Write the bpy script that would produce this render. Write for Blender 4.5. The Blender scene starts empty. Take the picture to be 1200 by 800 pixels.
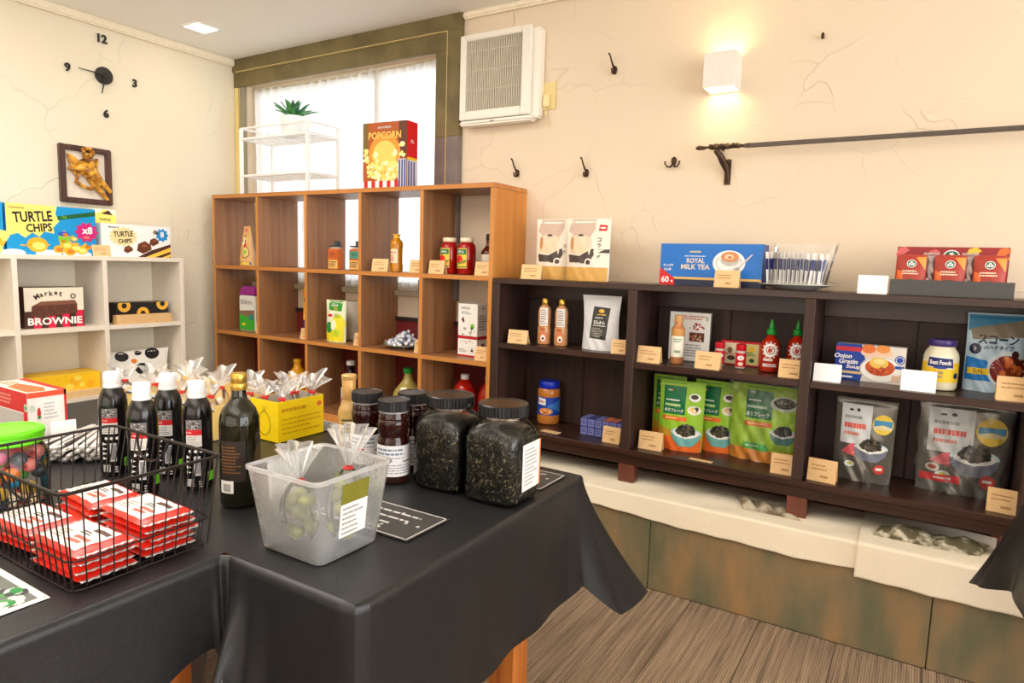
import bpy, bmesh, math, random
from mathutils import Vector, Matrix
from math import sin, cos, pi, radians as R, sqrt, atan2
random.seed(7)
SC = bpy.context.scene
COL = SC.collection
# ------------------------------------------------------------------ camera
cam = bpy.data.cameras.new('camera'); cam.sensor_width = 36; cam.lens = 780.33/1200*36
cam.clip_start = .02
co = bpy.data.objects.new('camera', cam); COL.objects.link(co); SC.camera = co
YAW, PITCH, ROLL = R(-31.4702), R(-6.6131), R(1.7291)
fw = Vector((sin(YAW)*cos(PITCH), cos(YAW)*cos(PITCH), sin(PITCH)))
rt = Vector((cos(YAW), -sin(YAW), 0)); up = rt.cross(fw)
r2 = rt*cos(ROLL)+up*sin(ROLL); u2 = -rt*sin(ROLL)+up*cos(ROLL)
co.matrix_world = Matrix(((r2.x, u2.x, -fw.x, 0), (r2.y, u2.y, -fw.y, 0), (r2.z, u2.z, -fw.z, 1.25), (0, 0, 0, 1)))
# ------------------------------------------------------------------ world, lights, exposure
w = bpy.data.worlds.new('world'); SC.world = w; w.use_nodes = True
bg = w.node_tree.nodes['Background']; bg.inputs[0].default_value = (.94, .97, 1, 1); bg.inputs[1].default_value = 2.5
def area(name, loc, rot, sx, sy, power, col):
    l = bpy.data.lights.new(name, 'AREA'); l.shape = 'RECTANGLE'; l.size = sx; l.size_y = sy; l.energy = power; l.color = col
    o = bpy.data.objects.new(name, l); o.location = loc; o.rotation_euler = rot; COL.objects.link(o); return o
area('shop_front_daylight', (3.3, .2, 1.45), (0, R(90), 0), 1.9, 4.2, 52, (1, .985, .96))      # glazed right side of the shop
area('ceiling_panel_light', (-.6, -.6, 2.44), (0, 0, 0), 2.4, 1.6, 14, (1, .92, .80))
area('ceiling_fill', (-1.2, -.9, 1.75), (pi-R(12), 0, 0), 3.6, .5, 30, (1, .95, .89))      # unseen fill added behind the camera to brighten the ceiling
area('ceiling_fill', (1.9, .9, 1.95), (pi, 0, 0), .8, 2.0, 12, (1, .93, .84))  # another added upward fill for the ceiling, no fixture here
area('rear_ceiling_panel_light', (-2.3, .9, 2.44), (0, 0, 0), 1.4, 1.2, 22, (1, .95, .88))
area('front_fill', (-.9, -2.5, 1.25), (R(90), 0, 0), 4.2, 1.5, 22, (1, .985, .96))      # fill added behind the camera to lift the lower left, no window there
SC.view_settings.view_transform = 'Standard'; SC.view_settings.look = 'None'
SC.view_settings.exposure = .62; SC.view_settings.gamma = 1; SC.view_settings.use_curve_mapping = False
SC.cycles.use_denoising = True
SC.cycles.max_bounces = 10; SC.cycles.transparent_max_bounces = 24; SC.cycles.diffuse_bounces = 5
SC.cycles.caustics_reflective = False; SC.cycles.caustics_refractive = False
SC.cycles.sample_clamp_indirect = 6
# ------------------------------------------------------------------ materials
def lin(c):
    return tuple(((x/255)/12.92 if x/255 <= .04045 else ((x/255+.055)/1.055)**2.4) for x in c)
MC = {}
def mat(c, r=.5, m=0, n=.04, sc=40, tr=0, bump=0, emit=None, key=None):
    k = key or (c, r, m, n, sc, tr, bump, emit)
    if k in MC: return MC[k]
    M = bpy.data.materials.new('mat'); M.use_nodes = True; nt = M.node_tree; b = nt.nodes['Principled BSDF']
    l = lin(c)
    b.inputs['Roughness'].default_value = r; b.inputs['Metallic'].default_value = m
    tc = nt.nodes.new('ShaderNodeTexCoord'); nz = nt.nodes.new('ShaderNodeTexNoise'); nz.inputs['Scale'].default_value = sc
    nt.links.new(tc.outputs['Object'], nz.inputs['Vector'])
    rp = nt.nodes.new('ShaderNodeMix'); rp.data_type = 'RGBA'
    rp.inputs[6].default_value = (*[x*(1-n*2) for x in l], 1); rp.inputs[7].default_value = (*[min(1, x*(1+n*2)) for x in l], 1)
    nt.links.new(nz.outputs['Fac'], rp.inputs[0]); nt.links.new(rp.outputs[2], b.inputs['Base Color'])
    if bump:
        bp = nt.nodes.new('ShaderNodeBump'); bp.inputs['Strength'].default_value = bump; bp.inputs['Distance'].default_value = .004
        nt.links.new(nz.outputs['Fac'], bp.inputs['Height']); nt.links.new(bp.outputs[0], b.inputs['Normal'])
    if emit:
        b.inputs['Emission Color'].default_value = (*lin(c), 1); b.inputs['Emission Strength'].default_value = emit
    if tr: b.inputs['Transmission Weight'].default_value = tr
    MC[k] = M; return M
def clear(c, a, r=.06, key=None):
    """thin clear plastic or glass: mostly see-through with a glossy coat"""
    k = ('clear', c, a, r)
    if k in MC: return MC[k]
    M = bpy.data.materials.new('clear'); M.use_nodes = True; nt = M.node_tree; b = nt.nodes['Principled BSDF']; out = nt.nodes['Material Output']
    b.inputs['Base Color'].default_value = (*lin(c), 1); b.inputs['Roughness'].default_value = r
    t = nt.nodes.new('ShaderNodeBsdfTransparent'); fr = nt.nodes.new('ShaderNodeFresnel'); fr.inputs[0].default_value = 1.38
    ad = nt.nodes.new('ShaderNodeMath'); ad.operation = 'MULTIPLY_ADD'; ad.inputs[1].default_value = 1.0; ad.inputs[2].default_value = a; ad.use_clamp = True
    nz = nt.nodes.new('ShaderNodeTexNoise'); nz.inputs['Scale'].default_value = 18
    bp = nt.nodes.new('ShaderNodeBump'); bp.inputs['Strength'].default_value = .15; bp.inputs['Distance'].default_value = .003
    nt.links.new(nz.outputs['Fac'], bp.inputs['Height']); nt.links.new(bp.outputs[0], b.inputs['Normal'])
    nt.nodes.remove(ad)
    gl = nt.nodes.new('ShaderNodeBsdfGlossy'); gl.inputs['Roughness'].default_value = r; nt.links.new(bp.outputs[0], gl.inputs['Normal']); nt.links.new(bp.outputs[0], fr.inputs['Normal'])
    mx = nt.nodes.new('ShaderNodeMixShader'); mx.inputs[0].default_value = a; m2 = nt.nodes.new('ShaderNodeMixShader')
    nt.links.new(t.outputs[0], mx.inputs[1]); nt.links.new(b.outputs[0], mx.inputs[2])
    nt.links.new(fr.outputs[0], m2.inputs[0]); nt.links.new(mx.outputs[0], m2.inputs[1]); nt.links.new(gl.outputs[0], m2.inputs[2]); nt.links.new(m2.outputs[0], out.inputs[0])
    MC[k] = M; return M
def wood(ca, cb, axis='Z', r=.45, sc=1.0, key=None):
    k = ('wood', ca, cb, axis, r, sc)
    if k in MC: return MC[k]
    M = bpy.data.materials.new('wood_grain'); M.use_nodes = True; nt = M.node_tree; b = nt.nodes['Principled BSDF']
    tc = nt.nodes.new('ShaderNodeTexCoord'); mp = nt.nodes.new('ShaderNodeMapping')
    s = [26*sc]*3; s['XYZ'.index(axis)] = 1.1*sc
    mp.inputs['Scale'].default_value = s
    n1 = nt.nodes.new('ShaderNodeTexNoise'); n1.inputs['Scale'].default_value = 1; n1.inputs['Detail'].default_value = 6; n1.inputs['Roughness'].default_value = .65; n1.inputs['Distortion'].default_value = .4
    cr = nt.nodes.new('ShaderNodeValToRGB'); e = cr.color_ramp.elements
    e[0].position = .33; e[0].color = (*lin(ca), 1); e[1].position = .68; e[1].color = (*lin(cb), 1)
    nt.links.new(tc.outputs['Object'], mp.inputs[0]); nt.links.new(mp.outputs[0], n1.inputs['Vector'])
    nt.links.new(n1.outputs['Fac'], cr.inputs[0]); nt.links.new(cr.outputs[0], b.inputs['Base Color'])
    bp = nt.nodes.new('ShaderNodeBump'); bp.inputs['Strength'].default_value = .12; bp.inputs['Distance'].default_value = .002
    nt.links.new(n1.outputs['Fac'], bp.inputs['Height']); nt.links.new(bp.outputs[0], b.inputs['Normal'])
    b.inputs['Roughness'].default_value = r
    MC[k] = M; return M
def plaster(c):
    M = bpy.data.materials.new('trowelled_plaster'); M.use_nodes = True; nt = M.node_tree; b = nt.nodes['Principled BSDF']; b.inputs['Roughness'].default_value = .85
    L = nt.links.new; N = nt.nodes.new
    tc = N('ShaderNodeTexCoord')
    d = N('ShaderNodeTexNoise'); d.inputs['Scale'].default_value = 1.6; d.inputs['Detail'].default_value = 3
    L(tc.outputs['Object'], d.inputs['Vector'])
    vm = N('ShaderNodeVectorMath'); vm.operation = 'MULTIPLY_ADD'; vm.inputs[1].default_value = (.9, .9, .9)
    L(d.outputs['Color'], vm.inputs[0]); L(tc.outputs['Object'], vm.inputs[2])
    v = N('ShaderNodeTexVoronoi'); v.feature = 'DISTANCE_TO_EDGE'; v.inputs['Scale'].default_value = 2.3; L(vm.outputs[0], v.inputs['Vector'])
    r1 = N('ShaderNodeMapRange'); r1.inputs[1].default_value = 0; r1.inputs[2].default_value = .010; r1.inputs[3].default_value = 1; r1.inputs[4].default_value = 0; L(v.outputs['Distance'], r1.inputs[0])
    mk = N('ShaderNodeTexNoise'); mk.inputs['Scale'].default_value = 2.7; mk.inputs['Detail'].default_value = 1; L(tc.outputs['Object'], mk.inputs['Vector'])
    r2_ = N('ShaderNodeMapRange'); r2_.inputs[1].default_value = .46; r2_.inputs[2].default_value = .75; L(mk.outputs['Fac'], r2_.inputs[0])
    mu = N('ShaderNodeMath'); mu.operation = 'MULTIPLY'; L(r1.outputs[0], mu.inputs[0]); L(r2_.outputs[0], mu.inputs[1])
    f = N('ShaderNodeTexNoise'); f.inputs['Scale'].default_value = 9; f.inputs['Detail'].default_value = 8; f.inputs['Roughness'].default_value = .62; L(tc.outputs['Object'], f.inputs['Vector'])
    ad = N('ShaderNodeMath'); ad.operation = 'MULTIPLY_ADD'; ad.inputs[1].default_value = .55; L(f.outputs['Fac'], ad.inputs[0]); L(mu.outputs[0], ad.inputs[2])
    bp = N('ShaderNodeBump'); bp.inputs['Strength'].default_value = .45; bp.inputs['Distance'].default_value = .010; L(ad.outputs[0], bp.inputs['Height']); L(bp.outputs[0], b.inputs['Normal'])
    l = lin(c); mx = N('ShaderNodeMix'); mx.data_type = 'RGBA'; mx.inputs[6].default_value = (*l, 1); mx.inputs[7].default_value = (l[0]*.80, l[1]*.75, l[2]*.66, 1)
    m2 = N('ShaderNodeMath'); m2.operation = 'MULTIPLY'; m2.inputs[1].default_value = .2; L(mu.outputs[0], m2.inputs[0])
    L(m2.outputs[0], mx.inputs[0]); L(mx.outputs[2], b.inputs['Base Color'])
    return M
def two_tone(ca, cb, scale, r=.6, lo=.4, hi=.6, detail=5, bump=.2, stretch=(1, 1, 1), cc=None):
    k = ('tt', ca, cb, scale, r, lo, hi, stretch, cc)
    if k in MC: return MC[k]
    M = bpy.data.materials.new('mottled'); M.use_nodes = True; nt = M.node_tree; b = nt.nodes['Principled BSDF']; b.inputs['Roughness'].default_value = r
    tc = nt.nodes.new('ShaderNodeTexCoord'); mp = nt.nodes.new('ShaderNodeMapping'); mp.inputs['Scale'].default_value = stretch
    n1 = nt.nodes.new('ShaderNodeTexNoise'); n1.inputs['Scale'].default_value = scale; n1.inputs['Detail'].default_value = detail
    cr = nt.nodes.new('ShaderNodeValToRGB'); e = cr.color_ramp.elements
    e[0].position = lo; e[0].color = (*lin(ca), 1); e[1].position = hi; e[1].color = (*lin(cb), 1)
    if cc: q = e.new((lo+hi)/2); q.color = (*lin(cc), 1)
    nt.links.new(tc.outputs['Object'], mp.inputs[0]); nt.links.new(mp.outputs[0], n1.inputs['Vector']); nt.links.new(n1.outputs['Fac'], cr.inputs[0]); nt.links.new(cr.outputs[0], b.inputs['Base Color'])
    bp = nt.nodes.new('ShaderNodeBump'); bp.inputs['Strength'].default_value = bump; bp.inputs['Distance'].default_value = .003
    nt.links.new(n1.outputs['Fac'], bp.inputs['Height']); nt.links.new(bp.outputs[0], b.inputs['Normal'])
    MC[k] = M; return M
def carpet():
    M = bpy.data.materials.new('ribbed_carpet'); M.use_nodes = True; nt = M.node_tree; b = nt.nodes['Principled BSDF']; b.inputs['Roughness'].default_value = .9
    L = nt.links.new; N = nt.nodes.new
    g = N('ShaderNodeNewGeometry'); sx = N('ShaderNodeSeparateXYZ'); L(g.outputs['Position'], sx.inputs[0])
    m = N('ShaderNodeMath'); m.operation = 'MULTIPLY'; m.inputs[1].default_value = 2*pi/.0075; L(sx.outputs[0], m.inputs[0])
    s = N('ShaderNodeMath'); s.operation = 'SINE'; L(m.outputs[0], s.inputs[0])
    mp = N('ShaderNodeMapping'); mp.inputs['Scale'].default_value = (75, 2.2, 1); L(g.outputs['Position'], mp.inputs[0])
    n = N('ShaderNodeTexNoise'); n.inputs['Scale'].default_value = 1; n.inputs['Detail'].default_value = 4; n.inputs['Roughness'].default_value = .6; L(mp.outputs[0], n.inputs['Vector'])
    f = N('ShaderNodeTexNoise'); f.inputs['Scale'].default_value = 260; L(g.outputs['Position'], f.inputs['Vector'])
    a = N('ShaderNodeMath'); a.operation = 'MULTIPLY_ADD'; a.inputs[1].default_value = .09; L(s.outputs[0], a.inputs[0]); L(n.outputs['Fac'], a.inputs[2])
    a2 = N('ShaderNodeMath'); a2.operation = 'MULTIPLY_ADD'; a2.inputs[1].default_value = .35; L(f.outputs['Fac'], a2.inputs[0]); L(a.outputs[0], a2.inputs[2])
    cr = N('ShaderNodeValToRGB'); e = cr.color_ramp.elements; e[0].position = .42; e[0].color = (*lin((98, 80, 62)), 1); e[1].position = .94; e[1].color = (*lin((192, 166, 136)), 1)
    L(a2.outputs[0], cr.inputs[0]); L(cr.outputs[0], b.inputs['Base Color'])
    bp = N('ShaderNodeBump'); bp.inputs['Strength'].default_value = .5; bp.inputs['Distance'].default_value = .003; L(s.outputs[0], bp.inputs['Height']); L(bp.outputs[0], b.inputs['Normal'])
    return M
def linen(c, name='linen_weave'):
    M = bpy.data.materials.new(name); M.use_nodes = True; nt = M.node_tree; b = nt.nodes['Principled BSDF']; b.inputs['Roughness'].default_value = .9
    N = nt.nodes.new; L = nt.links.new
    tc = N('ShaderNodeTexCoord'); o = None
    for st in ((60, 60, 900), (900, 900, 60)):
        mp = N('ShaderNodeMapping'); mp.inputs['Scale'].default_value = st; L(tc.outputs['Object'], mp.inputs[0])
        n = N('ShaderNodeTexNoise'); n.inputs['Scale'].default_value = 1; n.inputs['Detail'].default_value = 3; L(mp.outputs[0], n.inputs['Vector'])
        if o is None: o = n.outputs['Fac']
        else:
            a = N('ShaderNodeMath'); a.operation = 'ADD'; L(o, a.inputs[0]); L(n.outputs['Fac'], a.inputs[1]); o = a.outputs[0]
    cr = N('ShaderNodeValToRGB'); e = cr.color_ramp.elements; l = lin(c); e[0].position = .8; e[0].color = (*[x*.93 for x in l], 1); e[1].position = 1.15; e[1].color = (*l, 1)
    L(o, cr.inputs[0]); L(cr.outputs[0], b.inputs['Base Color'])
    bp = N('ShaderNodeBump'); bp.inputs['Strength'].default_value = .12; bp.inputs['Distance'].default_value = .001; L(o, bp.inputs['Height']); L(bp.outputs[0], b.inputs['Normal'])
    return M
# ------------------------------------------------------------------ mesh helpers
class MB:
    def __init__(s): s.v = []; s.f = []; s.m = []; s.mats = []
    def mi(s, m):
        if m not in s.mats: s.mats.append(m)
        return s.mats.index(m)
    def add(s, vs, fs, m):
        o = len(s.v); s.v += [tuple(v) for v in vs]; i = s.mi(m)
        for f in fs: s.f.append([o+k for k in f]); s.m.append(i)
        return s
    def box(s, x0, y0, z0, x1, y1, z1, m):
        return s.add([(x0,y0,z0),(x1,y0,z0),(x1,y1,z0),(x0,y1,z0),(x0,y0,z1),(x1,y0,z1),(x1,y1,z1),(x0,y1,z1)],
                     [(0,3,2,1),(4,5,6,7),(0,1,5,4),(1,2,6,5),(2,3,7,6),(3,0,4,7)], m)
    def cbox(s, cx, cy, cz, sx, sy, sz, m): return s.box(cx-sx/2, cy-sy/2, cz-sz/2, cx+sx/2, cy+sy/2, cz+sz/2, m)
    def lathe(s, pr, m, n=28, cx=0, cy=0, sup=None, ax=1, ay=1, caps=True):
        """pr: (radius, z) from the bottom up; sup>2 squares the section"""
        vs = []; fs = []
        for r, z in pr:
            for k in range(n):
                a = 2*pi*k/n; c, q = cos(a), sin(a); rr = r
                if sup: rr = r/((abs(c)**sup+abs(q)**sup)**(1/sup))
                vs.append((cx+rr*c*ax, cy+rr*q*ay, z))
        for i in range(len(pr)-1):
            for k in range(n):
                a, b = i*n+k, i*n+(k+1) % n; fs.append((a, b, b+n, a+n))
        if caps: fs.append(tuple(range(n-1, -1, -1))); fs.append(tuple(range((len(pr)-1)*n, len(pr)*n)))
        return s.add(vs, fs, m)
    def tube(s, pts, r, m, n=8, closed=False):
        P = [Vector(p) for p in pts]; N = len(P); vs = []; fs = []; nrm = None
        for i, p in enumerate(P):
            a = P[(i-1) % N] if (closed or i) else p; b = P[(i+1) % N] if (closed or i < N-1) else p
            t = (b-a).normalized()
            if nrm is None: nrm = t.orthogonal().normalized()
            nrm = (nrm-t*nrm.dot(t)); nrm = nrm.normalized() if nrm.length > 1e-6 else t.orthogonal().normalized()
            bn = t.cross(nrm); rr = r[i] if isinstance(r, (list, tuple)) else r
            for k in range(n): q = 2*pi*k/n; vs.append(p+nrm*rr*cos(q)+bn*rr*sin(q))
        for i in range(N if closed else N-1):
            j = (i+1) % N
            for k in range(n): fs.append((i*n+k, i*n+(k+1) % n, j*n+(k+1) % n, j*n+k))
        if not closed: fs.append(tuple(range(n-1, -1, -1))); fs.append(tuple(range((N-1)*n, N*n)))
        return s.add(vs, fs, m)
    def grid(s, fn, nu, nv, m, flip=False):
        vs = [fn(i/nu, j/nv) for j in range(nv+1) for i in range(nu+1)]; fs = []
        for j in range(nv):
            for i in range(nu):
                a = j*(nu+1)+i; q = (a, a+1, a+nu+2, a+nu+1); fs.append(q[::-1] if flip else q)
        return s.add(vs, fs, m)
    def ball(s, c, r, m, n=12, k=8, sc=(1, 1, 1)):
        pr = [(max(1e-4, sin(pi*i/k)), -cos(pi*i/k)) for i in range(k+1)]; vs = []; fs = []
        for q, z in pr:
            for j in range(n): a = 2*pi*j/n; vs.append((c[0]+r*q*cos(a)*sc[0], c[1]+r*q*sin(a)*sc[1], c[2]+r*z*sc[2]))
        for i in range(k):
            for j in range(n): a, b = i*n+j, i*n+(j+1) % n; fs.append((a, b, b+n, a+n))
        return s.add(vs, fs, m)
    def build(s, name, parent=None, loc=None, rz=None, smooth=True, bevel=0, seg=2, ang=40, weld=False):
        me = bpy.data.meshes.new(name); me.from_pydata(s.v, [], s.f)
        for m in s.mats: me.materials.append(m)
        me.polygons.foreach_set('material_index', s.m); me.update()
        if bevel or weld:
            b = bmesh.new(); b.from_mesh(me)
            if weld: bmesh.ops.remove_doubles(b, verts=b.verts, dist=1e-5)
            if bevel: bmesh.ops.bevel(b, geom=[e for e in b.edges if len(e.link_faces) == 2 and e.calc_face_angle(0) > .6], offset=bevel, segments=seg, affect='EDGES', clamp_overlap=True)
            b.to_mesh(me); b.free()
        if smooth:
            me.polygons.foreach_set('use_smooth', [True]*len(me.polygons)); me.set_sharp_from_angle(angle=R(ang))
        o = bpy.data.objects.new(name, me); COL.objects.link(o)
        if parent: o.parent = parent
        if loc is not None: o.location = loc
        if rz is not None: o.rotation_euler[2] = rz
        return o
def tag(o, label, cat, group=None, kind=None):
    o['label'] = label; o['category'] = cat
    if group: o['group'] = group
    if kind: o['kind'] = kind
    return o
def thing(name, label, cat, loc=(0, 0, 0), rz=0, group=None):
    o = bpy.data.objects.new(name, None); o.empty_display_size = .02; COL.objects.link(o); o.location = loc; o.rotation_euler[2] = rz
    return tag(o, label, cat, group)
def struct(o): o['kind'] = 'structure'; return o
def copy_thing(t, loc, rz=None, label=None):
    c = t.copy(); COL.objects.link(c); c.location = loc
    if rz is not None: c.rotation_euler[2] = rz
    if label: c['label'] = label
    for ch in list(t.children):
        k = ch.copy(); COL.objects.link(k); k.parent = c
        for g in ch.children:
            q = g.copy(); COL.objects.link(q); q.parent = k
    return c
TX = {}
def glyphs(s, bold):
    if (s, bold) in TX: return TX[(s, bold)]
    c = bpy.data.curves.new('t', 'FONT'); c.body = s; c.resolution_u = 2 if len(s) < 12 else 1; c.offset = .03 if bold else 0
    o = bpy.data.objects.new('t', c); COL.objects.link(o); m = o.to_mesh()
    v = [(p.co.x, p.co.y) for p in m.vertices]; f = [tuple(p.vertices) for p in m.polygons]
    o.to_mesh_clear(); bpy.data.objects.remove(o); bpy.data.curves.remove(c)
    if not v: v = [(0, 0), (1, 0), (1, 1)]; f = [(0, 1, 2)]
    x0 = min(a for a, b in v); x1 = max(a for a, b in v); y0 = min(b for a, b in v); y1 = max(b for a, b in v)
    TX[(s, bold)] = (v, f, x0, x1, y0, y1); return TX[(s, bold)]
class Print:
    """flat print laid on a surface: 2D shapes in (u, v) metres, mapped by fn(u, v, lift)"""
    def __init__(s, fn, nseg=1, step=.0005, curv2=False): s.b = MB(); s.fn = fn; s.n = nseg; s.st = step; s.curv2 = curv2
    def r(s, x0, y0, x1, y1, m, L=1, sk=0):
        h = L*s.st; nu = nv = 1
        if s.n > 1: nu = max(1, min(40, int(abs(x1-x0)/.005+1))); nv = max(1, min(40, int(abs(y1-y0)/.007+1))) if s.curv2 else 1
        s.b.grid(lambda i, j: s.fn(x0+(x1-x0)*i+sk*j, y0+(y1-y0)*j, h), nu, nv, m); return s
    def e(s, cx, cy, rx, ry, m, L=1, n=20, a0=0, a1=2*pi):
        h = L*s.st; rings = [.01]+[(k+1)/max(1, min(10, int(max(rx, ry)/.006+.5)) or 1) for k in range(max(1, min(10, int(max(rx, ry)/.006+.5))))] if s.n > 1 else (.01, 1)
        if s.n > 1 and max(rx, ry) > .03: n = max(n, 32)
        vs = [s.fn(cx+rx*q*cos(a0+(a1-a0)*k/n), cy+ry*q*sin(a0+(a1-a0)*k/n), h) for q in rings for k in range(n+1)]
        fs = [(i*(n+1)+k, (i+1)*(n+1)+k, (i+1)*(n+1)+k+1, i*(n+1)+k+1) for i in range(len(rings)-1) for k in range(n)]
        s.b.add(vs, fs, m); return s
    def ring(s, cx, cy, r0, r1, m, L=1, n=20, ay=1):
        h = L*s.st
        s.b.add([s.fn(cx+q*cos(2*pi*k/n), cy+ay*q*sin(2*pi*k/n), h) for q in (r0, r1) for k in range(n)], [(k, n+k, n+(k+1) % n, (k+1) % n) for k in range(n)], m); return s
    def poly(s, pts, m, L=1):
        h = L*s.st; cx = sum(p[0] for p in pts)/len(pts); cy = sum(p[1] for p in pts)/len(pts); n = len(pts)
        if s.n > 1:
            q = []
            for k in range(n):
                (xa, ya), (xb, yb) = pts[k], pts[(k+1) % n]; d = max(1, int(sqrt((xb-xa)**2+(yb-ya)**2)/.006+.5))
                q += [(xa+(xb-xa)*i/d, ya+(yb-ya)*i/d) for i in range(d)]
            n = len(q); rr_ = max(sqrt((x-cx)**2+(y-cy)**2) for x, y in q); nr = max(1, min(10, int(rr_/.007+.5)))
            vs = [s.fn(cx+(x-cx)*(k or .02)/nr, cy+(y-cy)*(k or .02)/nr, h) for k in range(nr+1) for x, y in q]
            s.b.add(vs, [(i*n+k, (i+1)*n+k, (i+1)*n+(k+1) % n, i*n+(k+1) % n) for i in range(nr) for k in range(n)], m); return s
        s.b.add([s.fn(cx, cy, h)]+[s.fn(x, y, h) for x, y in pts], [(0, 1+k, 1+(k+1) % n) for k in range(n)], m); return s
    def star(s, cx, cy, r0, r1, k, m, L=1, ay=1):
        return s.poly([(cx+(r1 if i % 2 else r0)*cos(pi*i/k), cy+ay*(r1 if i % 2 else r0)*sin(pi*i/k)) for i in range(2*k)], m, L)
    def t(s, txt, cx, cy, h, m, L=3, w=None, bold=True, rot=0, it=0):
        v, f, x0, x1, y0, y1 = glyphs(txt, bold); sy = h/(y1-y0); sx = (w/(x1-x0)) if w else sy; c, q = cos(rot), sin(rot); z = L*s.st
        vs = []
        for a, b in v:
            u = (a-(x0+x1)/2)*sx; t = (b-(y0+y1)/2)*sy; u += it*t; vs.append(s.fn(cx+u*c-t*q, cy+u*q+t*c, z))
        s.b.add(vs, f, m); return s
    def lines(s, x0, y0, x1, y1, n, m, L=2, seed=1, fill=.5, full=.95):
        rr = random.Random(seed); dh = (y1-y0)/n
        for i in range(n):
            x = x0; y = y1-dh*(i+.75)
            end = x0+(x1-x0)*rr.uniform(full-.35, full)
            while x < end:
                wd = (x1-x0)*rr.uniform(.04, .14); s.r(x, y, min(x+wd, end), y+dh*fill, m, L); x += wd+(x1-x0)*.02
        return s
    def s(s_, txt, cx, cy, h, m, L=3, w=None, bold=True, rot=0, it=0):
        """lettering too small to read in the photograph: a row of strokes of the same length"""
        w = w or h*.6*len(txt); n = max(2, len(txt)); rr = random.Random(len(txt)*7+int(h*1e4))
        for k in range(n):
            x = cx-w/2+w*k/n; k_ = rr.choice((0, 1, 2)); y0 = cy-h/2
            s_.r(x, y0, x+w/n*.22, y0+h, m, L)
            if k_: s_.r(x, y0+h*.4*k_, x+w/n*.7, y0+h*.4*k_+h*.2, m, L)
            if k_ != 1: s_.r(x+w/n*.5, y0, x+w/n*.7, y0+h*.6, m, L)
        return s_
    def blobs(s, cx, cy, rx, ry, n, ms, L=2, seed=1, sz=.2):
        rr = random.Random(seed)
        for i in range(n):
            a = rr.uniform(0, 2*pi); q = sqrt(rr.random()); z = rr.uniform(.6, 1.2)*sz*min(rx, ry)
            s.e(cx+rx*q*cos(a), cy+ry*q*sin(a), z*rr.uniform(.8, 1.5), z, rr.choice(ms), L+i*.03, n=7)
        return s
    def build(s, name, parent): return s.b.build(name, parent, smooth=s.n > 1, ang=60)
def flat(y, x=0, z=0): return lambda u, v, h: (x+u, y-h, z+v)
def side(xp, y=0, z=0): return lambda u, v, h: (xp+h, y+u, z+v)
def top(zp, x=0, y=0): return lambda u, v, h: (x+u, y+v, zp+h)
def cyl(r, cx=0, cy=0): return lambda u, v, h: (cx+(r+h)*sin(u/r), cy-(r+h)*cos(u/r), v)
# common colours
WH = mat((246, 244, 240)); BK = mat((22, 20, 20)); RD = mat((214, 28, 32)); GOLD = mat((214, 170, 78), .3, .8)
KR = mat((232, 192, 138), .75, n=.06, sc=90); GREY = mat((120, 118, 116)); FILM = clear((250, 250, 250), .05)
FILM2 = clear((250, 250, 252), .28, .18); BLUE = mat((24, 70, 170)); YEL = mat((250, 205, 30)); BRN = mat((96, 56, 34)); GRN = mat((40, 140, 60))
INK = mat((70, 56, 44)); INKG = mat((150, 146, 142))
# ================================================================== the setting
PL = plaster((229, 211, 186)); PLL = plaster((235, 224, 200)); CE = mat((250, 246, 238), .9, n=.01, sc=3)
XL, YW, ZC = -3.834, 2.81, 2.475
struct(MB().box(XL-.12, -2.6, -.1, XL, YW+.12, ZC+.1, PLL).build('wall_left', smooth=False))
struct(MB().box(XL, YW, -.1, -3.745, YW+.12, ZC+.1, PL).box(-3.745, YW, -.1, -2.205, YW+.12, 1.09, PL).box(-3.745, YW, 2.315, -2.205, YW+.12, ZC+.1, PL)
       .box(-2.205, YW, -.1, 3.5, YW+.12, ZC+.1, PL).build('wall_back', smooth=False))
struct(MB().box(XL-.12, -2.72, -.1, 3.5, -2.6, ZC+.1, PL).build('wall_front', smooth=False))
wr = MB(); wr.box(3.38, -2.6, -.1, 3.5, YW, .45, PL).box(3.38, -2.6, 2.4, 3.5, YW, ZC+.1, PL).box(3.38, -2.6, .45, 3.5, -1.95, 2.4, PL).box(3.38, 2.35, .45, 3.5, YW, 2.4, PL)
struct(wr.build('wall_right', smooth=False))
struct(MB().box(XL-.12, -2.72, ZC, 3.5, YW+.12, ZC+.1, CE).build('ceiling', smooth=False))
CP = carpet()
fl = struct(MB().box(XL, -2.6, -.1, 3.5, YW, -.006, mat((70, 58, 46), .95)).build('floor', smooth=False))
px0 = -2.15
pm = {}
for i in range(18):
    off = [0, .45, .22, .7][i % 4]
    for j in range(4):
        y0 = -.62+off+j*.92; y1 = min(y0+.918, 2.42); x0 = px0+i*.25
        if y1-y0 < .05: continue
        rr = random.Random(i*7+j)
        MB().box(x0+.0012, y0, -.006, x0+.2488, y1, rr.uniform(0, .0008), CP).build('carpet_plank', fl, smooth=False, bevel=.001, seg=1)
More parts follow.
